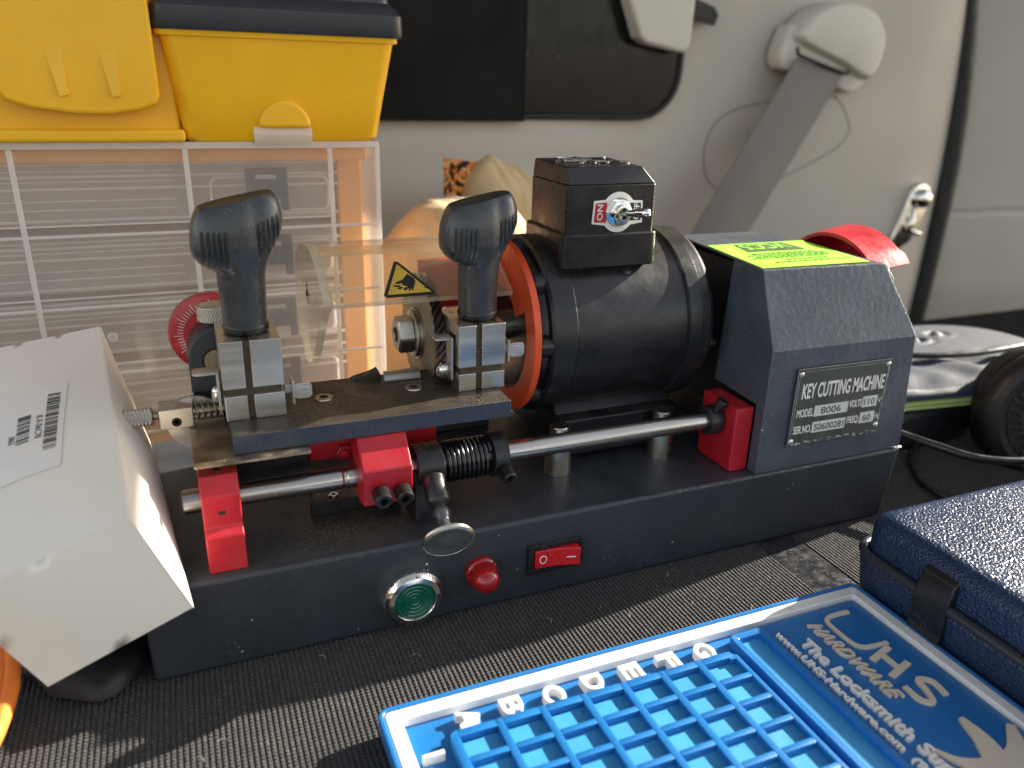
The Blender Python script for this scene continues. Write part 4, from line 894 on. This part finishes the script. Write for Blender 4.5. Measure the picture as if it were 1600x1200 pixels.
face_grid(BL, BR, TR, TL, 10, 10, lambda u, v: Vector((0, -1.2, 0)) * math.sin(PI * u) * math.sin(PI * v))
face_grid(TL, TR, TRf, TLf, 24, 30, topd)
def rd(u, v): return Vector((1, 0, .1)) * (3.0 * math.sin(PI * min(u * 1.1, 1)) * math.sin(PI * v) ** 1.0 - 3 * math.exp(-((u - .55) / .1) ** 2) * v * (1 - v) * 2)
face_grid(BR, BRf, TRf, TR, 30, 10, rd)
face_grid(BLf, BRf, TRf, TLf, 4, 4, zero); face_grid(BL, BLf, TLf, TL, 4, 4, zero); face_grid(BL, BR, BRf, BLf, 4, 4, zero)
bmesh.ops.remove_doubles(bm, verts=bm.verts, dist=.05)
bxo = obj('carton_body', bm, M['cardwhite'], WB, smooth=30)
# loose side flap standing off the right face
bm = NB(); 
def flap(u, v): 
    a = BR + Vector((.1, 0, 0)); b = BRf + Vector((.1, 0, 0)); c_ = TRf + Vector((.1, 0, -.3)); d0 = TR + Vector((.1, 0, -.3))
    p = (a * (1 - u) + b * u) * (1 - v) + (d0 * (1 - u) + c_ * u) * v
    return p + Vector((1, 0, 0)) * (4.5 * math.sin(PI * u) * max(0, math.sin(PI * v)) + .4 * noise.noise(Vector((u * 6, v * 4, 3))) * math.sin(PI * v))
grid(bm, 30, 10, flap); fs = bmesh.ops.extrude_face_region(bm, geom=bm.faces[:]); bmesh.ops.translate(bm, verts=[g for g in fs['geom'] if isinstance(g, bmesh.types.BMVert)], vec=(.6, 0, 0))
obj('side_flap', bm, M['cardwhite'], WB, smooth=40)
# label on top
def tp(u, v, d=0.0):
    p = (TL * (1 - u) + TR * u) * (1 - v) + (TLf * (1 - u) + TRf * u) * v
    return p + topd(u, v) + Vector((-.3, .05, .9)).normalized() * d
bm = NB(); LU0, LU1, LV0, LV1 = .20, .74, .27, .66
def lab(u, v): return tp(max(.0, LU0 + (LU1 - LU0) * u - .10 * (1 - v) + .03), LV0 + (LV1 - LV0) * v, .35)
grid(bm, 14, 14, lab); obj('address_label', bm, M['labelpaper'], WB, smooth=60)
bm = NB()
def lp(u, v): 
    u2 = LU0 + (LU1 - LU0) * u - .10 * (1 - v) + .03; return tp(u2, LV0 + (LV1 - LV0) * v, .55)
def bars(u0, u1, v0, v1, n):
    v = v0
    while v < v1:
        wv = random.choice((.006, .006, .012, .018)) ; ve = min(v + wv, v1)
        f = bm.faces.new([bm.verts.new(lp(*q_)) for q_ in ((u0, v), (u1, v), (u1, ve), (u0, ve))]); v = ve + random.choice((.006, .009, .014))
bars(.80, .94, .20, .86, 0); bars(.50, .64, .34, .64, 0)
obj('barcode', bm, M['ink'], WB)
bm = NB()
e1 = (lp(.7, .2) - lp(.7, .8)).normalized(); e2 = (lp(.9, .5) - lp(.5, .5)).normalized()
text(bm, 'K-F-06C70', lp(.70, .60) , e1, e2, 17, 2.8, .05); text(bm, '3863', lp(.42, .46), e1, e2, 6, 2.6, .05); obj('label_lettering', bm, M['ink'], WB)

bm = NB(); lathe(bm, [(0, 24), (3, 27), (7, 26), (10, 22), (12, 14), (11.5, 0)], (-18, 24, -46), (.02, 0, 1), 40, rfun=lambda a, r_, t: r_ * (1 + .12 * math.sin(3 * t + 1) + .05 * math.sin(7 * t)))
o = obj('black_pouch', bm, M['bag'], smooth=50, base=(-30, 24, -46)); tag(o, 'lumpy black pouch squashed under the white carton', 'pouch')
bm = NB(); pts = []
for k in range(3):
    tube(bm, spline([(-75 - k, 66, -34 + k * 2), (-56 - k * 3, 44, -31 + k), (-48 - k * 4, 18, -33), (-47 - k * 4, -8, -35), (-54 - k * 3, -34, -38), (-75, -52, -41)], 10), 3.6, 10)
o = obj('orange_cord', bm, M['strap'], smooth=60, base=(-55, 10, -40)); tag(o, 'coiled bright orange cord at the lower left edge of the picture', 'cord')

# ================================================================ ORGANISER + TOOLBOX
OY = 200
OG = empty('clear_organizer', (30, 250, -46), 'tall clear plastic organizer with stacked drawers under the yellow toolbox', 'organizer')
bm = NB(); box(bm, -170, 156, 296, 302, -46, 163); box(bm, 140, 157, 232, 296, -46, 163); box(bm, -170, 156, 215, 300, -46, -30); box(bm, -170, 157, 214, 300, 152, 164); obj('orange_shell', bm, M['orangeplastic'], OG, bevel=2)
for k in range(4):
    z0 = -7 + 41.0 * k
    bm = NB(); rbox(bm, -168, 137, 222, 290, z0, z0 + 35, 6); dr_ = obj('drawer', bm, M['cleartray'], OG, bevel=1.2)
    bm = NB()
    for zz in (z0 + 35, z0 + 28, z0 + 21, z0 + 3): tube(bm, [(-168, 220.5, zz), (138, 220.5, zz)], .9, 6)
    for zz in (z0 + 14, z0 + 9, z0 + 25, z0 + 31): tube(bm, [(-168, 220.8, zz), (40, 220.8, zz)], .5, 6)
    tube(bm, [(x, 220, z) for x, z in rrect(60, 132, z0 + 5, z0 + 26, 5)], .9, 6, closed=True)
    obj('drawer_rim', bm, M['clearrib'], dr_, smooth=60)
    bm = NB(); box(bm, 80, 105, 206, 209, z0 + 14, z0 + 33); box(bm, 100, 105, 206, 209, z0 + 7, z0 + 14); la = obj('drawer_latch', bm, M['navyplastic'], dr_, bevel=.8)
    bm = NB(); box(bm, 86, 98, 205.4, 205.9, z0 + 26.5, z0 + 29); obj('latch_slot', bm, M['cleartray'], dr_)
bm = NB(); rbox(bm, -180, 161, OY, OY + 2.2, -46, 164.5, .9); fp = obj('front_panel', bm, M['clear'], OG)
bm = NB(); box(bm, 158.6, 161, OY + 2.3, 302, -46, 164.5); obj('side_panel', bm, M['clear'], OG)
bm = NB()
for x in (-124, -40.5, 47.5, 130.5): box(bm, x - 1.5, x + 1.5, OY - 1.3, OY - .05, -46, 161)
for zz in (113.5, 71.5, 29.5, -12): 
    box(bm, -180, 161, OY - 1.2, OY - .06, zz - .9, zz + .9); 
for zz in (163, ): box(bm, -180, 161, OY - 1.6, OY - .1, zz - 2, zz + 2)
box(bm, 158.4, 161.4, OY - 1.5, OY - .1, -46, 163); obj('panel_rib', bm, M['clearrib'], fp, bevel=.5)
for zz in (120.5, 78, 36):
    pass
bm = NB()
for zz in (119.5, 77.5, 35.5): box(bm, -180, 130, OY - .9, OY - .04, zz - .45, zz + .45)
obj('panel_line', bm, M['clearrib'], fp)
bm = NB(); lathe(bm, [(0, 3), (.8, 2.6), (.9, 1.4), (.5, 1)], (-5, OY, 52), (0, -1, 0), 20); obj('panel_rivet', bm, M['clearrib'], fp, smooth=50)
bm = NB(); grid(bm, 10, 8, lambda u, v: (86.3 + 33.4 * u, OY - 2.5 - 3 * math.sin(v * PI * .8), 163 + 10.5 * v)); fs = bmesh.ops.extrude_face_region(bm, geom=bm.faces[:]); bmesh.ops.translate(bm, verts=[g for g in fs['geom'] if isinstance(g, bmesh.types.BMVert)], vec=(0, 1, 0)); obj('clip', bm, M['clearrib'], OG, smooth=50)

TB = empty('yellow_toolbox', (30, 240, 165), 'yellow plastic toolbox with charcoal lid standing on the clear organizer', 'toolbox')
bm = NB()
def yb(u, v):   # right compartment front/right walls
    return (0, 0, 0)
prev = None
for z, x0, x1, y0 in ((165.2, 50.5, 158, 198.5), (167.5, 48.5, 161, 196.5), (190, 45.5, 165.2, 194.5), (221, 41, 171.5, 191.5), (221.1, 38.6, 173.8, 190), (224, 38.4, 174, 189.6)):
    ring = [bm.verts.new((x, y, z)) for x, y in rrect(x0, x1, y0, 300, 7.5)]
    if prev:
        for i in range(len(ring)): bm.faces.new((prev[i], prev[(i + 1) % len(ring)], ring[(i + 1) % len(ring)], ring[i]))
    else: bm.faces.new(ring[::-1])
    prev = ring
bm.faces.new(prev)
obj('side_compartment', bm, M['yellow'], TB, smooth=40)
bm2 = NB()
prism(bm2, [(104.5 + 15 * math.cos(R(a)), 198.0, 173 + 15.5 * math.sin(R(a))) for a in range(0, 181, 10)], (0, -5.6, 0))
obj('thumb_arch', bm2, M['yellow'], TB, bevel=2.6, seg=4)
bm = NB(); prev = None
for z, e in ((224.1, 0), (226, .6), (236, .2), (240, -2.6), (243, -6), (252, -7), (262, -9), (264, -12)):
    ring = [bm.verts.new((x, y, z)) for x, y in rrect(38 - e, 176.2 + e, 188 - e, 300, 8)]
    if prev:
        for i in range(len(ring)): bm.faces.new((prev[i], prev[(i + 1) % len(ring)], ring[(i + 1) % len(ring)], ring[i]))
    else: bm.faces.new(ring[::-1])
    prev = ring
bm.faces.new(prev); obj('lid', bm, M['lid'], TB, smooth=30)
bm = NB(); box(bm, -190, 47, 200.5, 300, 165, 285); obj('main_body', bm, M['yellow'], TB, bevel=3, seg=3)
bm = NB(); box(bm, -190, 49, 194, 200.6, 165.1, 172); obj('front_ledge', bm, M['yellow'], TB, bevel=2.2, seg=3)
bm = NB()
ol = [(-43, 300), (-41, 196), (-36, 186.5), (-25, 183), (-4, 180.2), (12, 180), (28, 182.6), (35.5, 185.5), (38.2, 190), (37, 300)]
prism(bm, [(x, 187, z) for x, z in ol], (0, 8, 0)); fl = obj('front_latch', bm, M['yellow'], TB, bevel=2.2, seg=3)
for x in (-10.5, 14.5):
    bm = NB(); prism(bm, [(x - 3.5, 187.2, 212), (x + 4.4, 187.2, 214), (x + 4.6, 187.2, 190), (x + .3, 187.2, 189)], (0, -2.4, 0))
    for v in bm.verts:
        if v.co.z > 205 and v.co.y < 186: v.co.y = 187.1
    obj('grip_ridge', bm, M['yellow'], fl, bevel=.8, seg=3)

# ================================================================ CLOTH BAG
def bagmesh(xs, hs, yc, dp, seedv, zb=-46):
    bm = NB(); NU = 60; NV = 40
    SP = spline([(a, 0, b) for a, b in zip(xs, hs)], 10)
    def prof(x):
        for p, q in zip(SP, SP[1:]):
            if p.x <= x <= q.x: return p.z + (q.z - p.z) * (x - p.x) / max(q.x - p.x, 1e-6)
        return hs[-1]
    def f(u, v):
        x = xs[0] + (xs[-1] - xs[0]) * u; h = prof(x); a = PI * v
        r = Vector((x, yc - dp * math.cos(a) * (.75 + .25 * math.sin(u * PI)), zb + (h - zb) * (max(math.sin(a), 0) ** .38)))
        nz = noise.noise(Vector((x * .03 + seedv, a * 1.5, 0))) * 6 + abs(noise.noise(Vector((x * .07 + a * 2, a * 2.2, seedv)))) * 6
        return r + Vector((0, -nz * .7, nz * .7)) * math.sin(a)
    grid(bm, NU, NV, f); return bm
CB = empty('cloth_bag', (260, 320, -46), 'cream cloth bag with an orange and black printed patch behind the cutter', 'cloth bag')
obj('front_bulge', bagmesh([176, 190, 205, 222, 250, 290, 330], [78, 84, 100, 112, 114, 108, 60], 300, 38, 1.0), M['cloth'], CB, smooth=80)
obj('rear_bulge', bagmesh([262, 272, 290, 310, 330, 350, 380], [80, 120, 137, 134, 124, 110, 60], 350, 30, 4.0), M['cloth'], CB, smooth=80)
def tiger():
    m_ = mat('printed_tiger_cloth', (.75, .26, .04), .8, 0, .1)
    t = m_.node_tree; N = t.nodes; L = t.links; b = N['Principled BSDF']
    tc = N.new('ShaderNodeTexCoord'); no = N.new('ShaderNodeTexNoise'); no.inputs['Scale'].default_value = 75; no.inputs['Distortion'].default_value = 2.2; L.new(tc.outputs['Object'], no.inputs[0])
    cr_ = N.new('ShaderNodeValToRGB'); cr_.color_ramp.interpolation = 'CONSTANT'; e = cr_.color_ramp.elements
    e[0].position = 0; e[0].color = (.012, .010, .010, 1); e[1].position = .46; e[1].color = (.72, .22, .03, 1)
    q_ = e.new(.56); q_.color = (.75, .55, .28, 1); q_ = e.new(.66); q_.color = (.02, .015, .01, 1)
    L.new(no.outputs[0], cr_.inputs[0]); L.new(cr_.outputs[0], b.inputs['Base Color']); return m_
bm = NB(); grid(bm, 16, 12, lambda u, v: (254 + 34 * u, 352 - 6 * math.sin(PI * u), 98 + 41 * v - 4 * u * v)); fs = bmesh.ops.extrude_face_region(bm, geom=bm.faces[:]); bmesh.ops.translate(bm, verts=[g for g in fs['geom'] if isinstance(g, bmesh.types.BMVert)], vec=(0, 3, 0)); obj('printed_patch', bm, tiger(), CB, smooth=60)

# ================================================================ BLUE TRAY
ZT = -34
TY = empty('blue_key_tray', (213, -160, -46), 'flat blue rubber sorting tray with white border and raised lettering in front of the machine', 'tray')
bm = NB()
X0, X1, Y0, Y1 = 89.8, 340.2, -300, -62.2
slab_rounded(bm, X0, X1, Y0, Y1, -45.9, -38.2, 5, .8, taper=1.2); obj('tray_base', bm, M['blue'], TY, smooth=40)
def ringframe(bm, x0, x1, y0, y1, wd, z0, z1, r, mi=0, ch=.5):
    o1 = rrect(x0, x1, y0, y1, r); i1 = rrect(x0 + wd, x1 - wd, y0 + wd, y1 - wd, max(r - wd, .8)); n_ = len(o1)
    def V_(l, z): return [bm.verts.new((x, y, z)) for x, y in l]
    oi = rrect(x0 + ch, x1 - ch, y0 + ch, y1 - ch, max(r - ch, .4)); ii = rrect(x0 + wd - ch, x1 - wd + ch, y0 + wd - ch, y1 - wd + ch, max(r - wd + ch, .8))
    R_ = [V_(o1, z0), V_(o1, z1 - ch), V_(oi, z1), V_(ii, z1), V_(i1, z1 - ch), V_(i1, z0)]
    for A_, B2 in zip(R_, R_[1:]):
        for i in range(n_): bm.faces.new((A_[i], A_[(i + 1) % n_], B2[(i + 1) % n_], B2[i])).material_index = mi
bm = NB(); ringframe(bm, X0, X1, Y0, Y1, 2.2, -38.3, ZT + .3, 5.0); obj('outer_rim', bm, M['blue'], TY, smooth=40)
bm = NB(); ringframe(bm, 92.2, 337.9, Y0 + 2.4, -64.6, 6.0, -38.3, ZT, 3.0); obj('white_border', bm, M['whiteborder'], TY, smooth=40)
bm = NB(); slab_rounded(bm, 272.6, 331.2, Y0 + 9, -71.6, -38.25, -36.2, 1.5, .6); obj('text_panel', bm, M['blue'], TY, smooth=40)
# grid block
gx0, gx1, gy1 = 113.3, 248.2, -83.6; NCX, NCY = 7, 13; cx0, cy0 = 116.9, -87.3; PX, PYY = 18.9, 13.05; CWx, CWy = 15.8, 10.3
gy0 = cy0 - PYY * NCY - 1
bm = NB()
def bar(x0, x1, y0, y1, z0=-38.2, z1=ZT + .2, ch=.22):
    if x1 - x0 < .1 or y1 - y0 < .1: return
    slab_rounded(bm, x0, x1, y0, y1, z0, z1, .3, ch, k=1, kk=2)
box(bm, gx0 + 1, gx1 - 1, gy0 + 1, gy1 - 4, -38.25, -36.8, mi=1)
# vertical webs
for i in range(NCX + 1):
    x_a = gx0 if i == 0 else cx0 + PX * (i - 1) + CWx; x_b = cx0 + PX * i if i < NCX else gx1
    if i == 0 or i == NCX:
        pass
    bar(x_a, x_b, gy0, gy1 - (2.6 if i in (0, NCX) else 0))
for j in range(NCY + 1):
    y_b = gy1 if j == 0 else cy0 - PYY * (j - 1) - CWy; y_a = cy0 - PYY * j
    for i in range(NCX):
        bar(cx0 + PX * i - .01, cx0 + PX * i + CWx + .01, max(y_a, gy0), y_b)
# rounded corners of the block
for cx_, sx_ in ((gx0 + 3.6, -1), (gx1 - 4.8, 1)):
    pts = [(cx_ + sx_ * 3.5 * math.cos(R(a)), gy1 - 3.5 + 3.5 * math.sin(R(a)), -38.3) for a in range(0, 91, 10)] + [(cx_, gy1 - 5, -38.3), (cx_ + sx_ * 3.5, gy1 - 5, -38.3)]
    prism(bm, pts, (0, 0, 38.3 + ZT + .19))
obj('compartment_grid', bm, [M['blue'], M['bluefloor']], TY, smooth=40)
bm = NB(); ringframe(bm, 252.2, 271.8, -290, -74.5, 3.6, -38.3, ZT + .2, 3.2, ch=.4); box(bm, 255, 269, -287, -77.5, -38.25, -36.8, mi=1); obj('long_slot', bm, [M['blue'], M['bluefloor']], TY, smooth=40)
dx = Vector((0, -1, 0)); dy = Vector((1, 0, 0))
for i, ch_ in enumerate('ABCDEFG'):
    x = 120.3 + 18.75 * i; bm = NB(); 
    text(bm, ch_, (x - 1.0, -74.0, -38.3), dx, dy, 9.2, 9.0, 4.2, .018, rnd=.012, res=6); obj('raised_letter', bm, M['whiteborder'], TY, smooth=50)
for j in range(12):
    bm = NB(); text(bm, str(j + 1), (101.2, -88.5 - PYY * j - (2 if j < 9 else 0), -38.3), dx, dy, None if j < 9 else 8.6, 8.2, 4.2, .018, rnd=.012, res=6); obj('raised_number', bm, M['whiteborder'], TY, smooth=50)
bm = NB()
text(bm, 'www.UHS-Hardware.com  (954) 866-2300', (274.6, -80.0, -36.25), dx, dy, 122, 4.0, 1.5, .02, rnd=.01); obj('web_lettering', bm, M['whiteborder'], TY, smooth=50)
bm = NB(); text(bm, 'The Locksmith Superstore', (281.8, -88.5, -36.25), dx, dy, 113, 6.0, 1.7, .02, rnd=.01); obj('slogan_lettering', bm, M['whiteborder'], TY, smooth=50)
bm = NB(); text(bm, 'HARDWARE', (294, -80.5, -36.25), dx, dy, 52, 6.4, 1.7, .0, shear=.4, rnd=.01); obj('shop_lettering', bm, M['cream'], TY, smooth=50)
bm = NB()
RB = [0]
def ribbon(pts, ws, z0=-36.25, z1=-35.2):
    RB[0] += 1; z1 += .05 * RB[0]; z0 -= .004 * RB[0]
    P_ = spline([(x, y, 0) for x, y in pts], 8); n_ = len(P_)
    L_, R2 = [], []
    for i, p in enumerate(P_):
        a = P_[max(i - 1, 0)]; b = P_[min(i + 1, n_ - 1)]; t = (b - a).normalized(); q_ = Vector((-t.y, t.x, 0)); s = i / (n_ - 1) * (len(ws) - 1); k = min(int(s), len(ws) - 2); w_ = ws[k] * (1 - (s - k)) + ws[k + 1] * (s - k)
        L_.append(p + q_ * w_ * .5); R2.append(p - q_ * w_ * .5)
    va = [[bm.verts.new((p.x, p.y, z)) for p in l] for l in (L_, R2) for z in (z0, z1)]
    A0, A1, B0, B1 = va
    for i in range(n_ - 1):
        bm.faces.new((A1[i], A1[i + 1], B1[i + 1], B1[i])); bm.faces.new((A0[i], A0[i + 1], A1[i + 1], A1[i])); bm.faces.new((B0[i], B1[i], B1[i + 1], B0[i + 1]))
    bm.faces.new((A0[0], A1[0], B1[0], B0[0])); bm.faces.new((A0[-1], B0[-1], B1[-1], A1[-1]))
ribbon([(321, -79), (314, -78.6), (308.5, -79.2), (305.2, -82), (304.6, -90), (305.2, -98.5), (308.5, -102), (314, -103), (321, -103.4)], [2.2] * 5); ribbon([(305, -110), (319, -106)], [3, 3]); ribbon([(305, -121), (319, -117)], [3, 3]); ribbon([(312, -108), (312, -119)], [2.6, 2.6])
ribbon([(318, -138), (319, -130), (314, -127), (312, -133), (309, -139), (305, -136), (305, -128)], [2.6] * 7)
ribbon([(287, -157), (292, -166), (302, -172), (316, -172), (328, -160)], [1, 4, 8, 9, 3]); ribbon([(284, -156), (286, -170), (296, -186)], [1, 4, 7])
ribbon([(312, -150), (309, -165), (298, -180), (288, -192)], [2, 9, 10, 4])
obj('emblem', bm, M['cream'], TY, smooth=40)

# ================================================================ BLUE CASE
CS = empty('navy_case', (450, -160, -46), 'navy grained vinyl carrying case with black latches at the right edge', 'case')
bm = NB(); slab_rounded(bm, 343.5, 620, -420, -58, -14, 6, 12, 8.5, k=8, kk=8); obj('case_lid', bm, M['case'], CS, smooth=50)
bm = NB(); slab_rounded(bm, 340.8, 623, -423, -55, -45.8, -17, 13, 3, taper=3.5, k=8); obj('case_base', bm, M['case'], CS, smooth=50)
bm = NB()
tube(bm, [(x, y, -15.6) for x, y in rrect(341.6, 622, -422, -56, 13, 8)], 2.6, 10, closed=True); obj('case_rim', bm, M['lid'], CS, smooth=60)
for y in (-106, -215):
    bm = NB(); prism(bm, [(338.2, y - 9, z) if 0 else p_ for p_ in [(347.5, y - 9, 2.2), (341.2, y - 9, -3), (338.4, y - 9, -16), (338.4, y - 9, -36), (342, y - 9, -36), (344.5, y - 9, -8)]], (0, 18, 0)); la = obj('latch', bm, M['plastic'], CS, bevel=1)

# ================================================================ SANDAL, BLACK BAG, GRIP, CABLES
SD = empty('sandal', (600, 130, -16), 'charcoal flip flop footbed with pale green sole behind the right end of the machine', 'sandal')
out = closed_spline([(440, 190), (520, 196), (600, 200), (680, 196), (722, 170), (730, 130), (712, 92), (660, 66), (600, 58), (520, 66), (440, 78), (420, 130)])
cxx = 575; cyy = 130
bm = NB(); prev = None; NR = 46
def relief(x, y):
    h = 0
    h += 1.5 * math.sin(math.hypot((x - 500) * .9, (y - 20) * 1.0) * .17) * (1 if 60 < y < 128 else 0) * min(1, (y - 60) / 12, (128 - y) / 12 if y < 128 else 0)
    h += 3.0 * math.exp(-((x - 620) / 16) ** 2 - ((y - 160) / 9) ** 2) * math.sin(math.hypot(x - 620, (y - 160) * 1.6) * .5 + 1)
    h += .7 * math.sin(x * .16 + math.sin(y * .12) * 1.5) * (1 if 66 < y < 122 else 0)
    h += 3.0 * math.exp(-((x - 655) / 14) ** 2 - ((y - 168) / 9) ** 2) * math.sin(math.hypot(x - 655, (y - 168) * 1.6) * .5)
    return h
for k in range(NR + 1):
    s = 1 - k / NR * .995; ring = []
    for x, y in out:
        px_, py_ = cxx + (x - cxx) * s, cyy + (y - cyy) * s; e = min(1, (1 - s) * 12); ring.append(bm.verts.new((px_, py_, -4 + 4 * math.sin(e * PI / 2) + relief(px_, py_) * e)))
    if prev:
        for i in range(len(ring)): bm.faces.new((prev[i], prev[(i + 1) % len(ring)], ring[(i + 1) % len(ring)], ring[i]))
    else:
        low = [bm.verts.new((x, y, -7)) for x, y in out]
        for i in range(len(ring)): bm.faces.new((low[i], low[(i + 1) % len(ring)], ring[(i + 1) % len(ring)], ring[i]))
    prev = ring
bm.faces.new(prev); obj('footbed', bm, M['sandal'], SD, smooth=70)
bm = NB(); prev = None
for z, s in ((-15, .985), (-14, 1.0), (-12.2, .985), (-10.6, 1.0), (-9, .985), (-7.2, 1.0)):
    ring = [bm.verts.new((cxx + (x - cxx) * s, cyy + (y - cyy) * s, z)) for x, y in out]
    if prev:
        for i in range(len(ring)): bm.faces.new((prev[i], prev[(i + 1) % len(ring)], ring[(i + 1) % len(ring)], ring[i]))
    else: bm.faces.new(ring[::-1])
    prev = ring
bm.faces.new(prev); obj('sole', bm, M['lime'], SD, smooth=60)
bm = NB(); slab_rounded(bm, 436, 760, 66, 215, -45.8, -15.3, 14, 8); o = obj('black_bag', bm, M['bag'], smooth=50, base=(600, 140, -46)); tag(o, 'flat black nylon bag under the sandal', 'bag')
GR = empty('ribbed_grip', (600, 20, -46), 'black ribbed rubber cap lying beside the sandal at the right edge', 'rubber cap')
ax = Vector((.60, .78, -.16)).normalized(); pc = Vector((590, 4, -8))
bm = NB(); lathe(bm, [(3, 0), (3, 22), (1, 25), (1, 36), (0, 38), (-1, 41), (1, 46), (6, 49.5), (14, 51), (16, 50), (18, 50), (20, 51), (44, 50), (50, 44)], pc, ax, 80); obj('cap_body', bm, M['rubber'], GR, smooth=40)
a_, u_, v_ = basis(ax)
bm = NB()
for k in range(34):
    t = 2 * PI * k / 34; rd_ = u_ * math.cos(t) + v_ * math.sin(t); tt = a_.cross(rd_)
    loop = [pc + a_ * .6 + rd_ * (30.5 + aa) + tt * bb for aa, bb in ((-4, -1.5), (0, -1.9), (4, -2.0), (4.8, 0), (4, 2.0), (0, 1.9), (-4, 1.5), (-4.6, 0))]
    tube(bm, loop, .55, 6, closed=True)
obj('grip_ribs', bm, M['plastic'], GR, smooth=60)
def cable(name, pts, r, label):
    bm = NB(); tube(bm, spline(pts, 12), r, 10); o_ = obj(name, bm, M['cable'], smooth=70, base=pts[0]); tag(o_, label, 'cable')
cable('power_cable', [(425, 60, -4), (455, 34, -6), (470, 8, -8), (482, -14, -9), (510, -28, -9), (560, -36, -8), (640, -40, -8)], 2.6, 'thick black power cable leaving the machine and sweeping right above the navy case')
cable('looped_cable', [(640, 100, -14), (600, 88, -30), (560, 74, -40), (520, 60, -42), (494, 36, -43.4), (482, 14, -43.4), (484, -10, -43.4), (505, -40, -43.4), (560, -60, -43)], 2.2, 'thin black cable curling in a loop on the mat behind the navy case')
cable('thin_cable', [(430, 150, 0), (520, 132, 2), (560, 124, 4.5), (590, 112, 5), (630, 104, 6), (680, 104, 7), (760, 110, 6)], 2.4, 'thin black cable lying across the grey sandal')
for o_ in bpy.data.objects:
    if '_base' in o_: del o_['_base']
scene.render.engine = 'CYCLES'
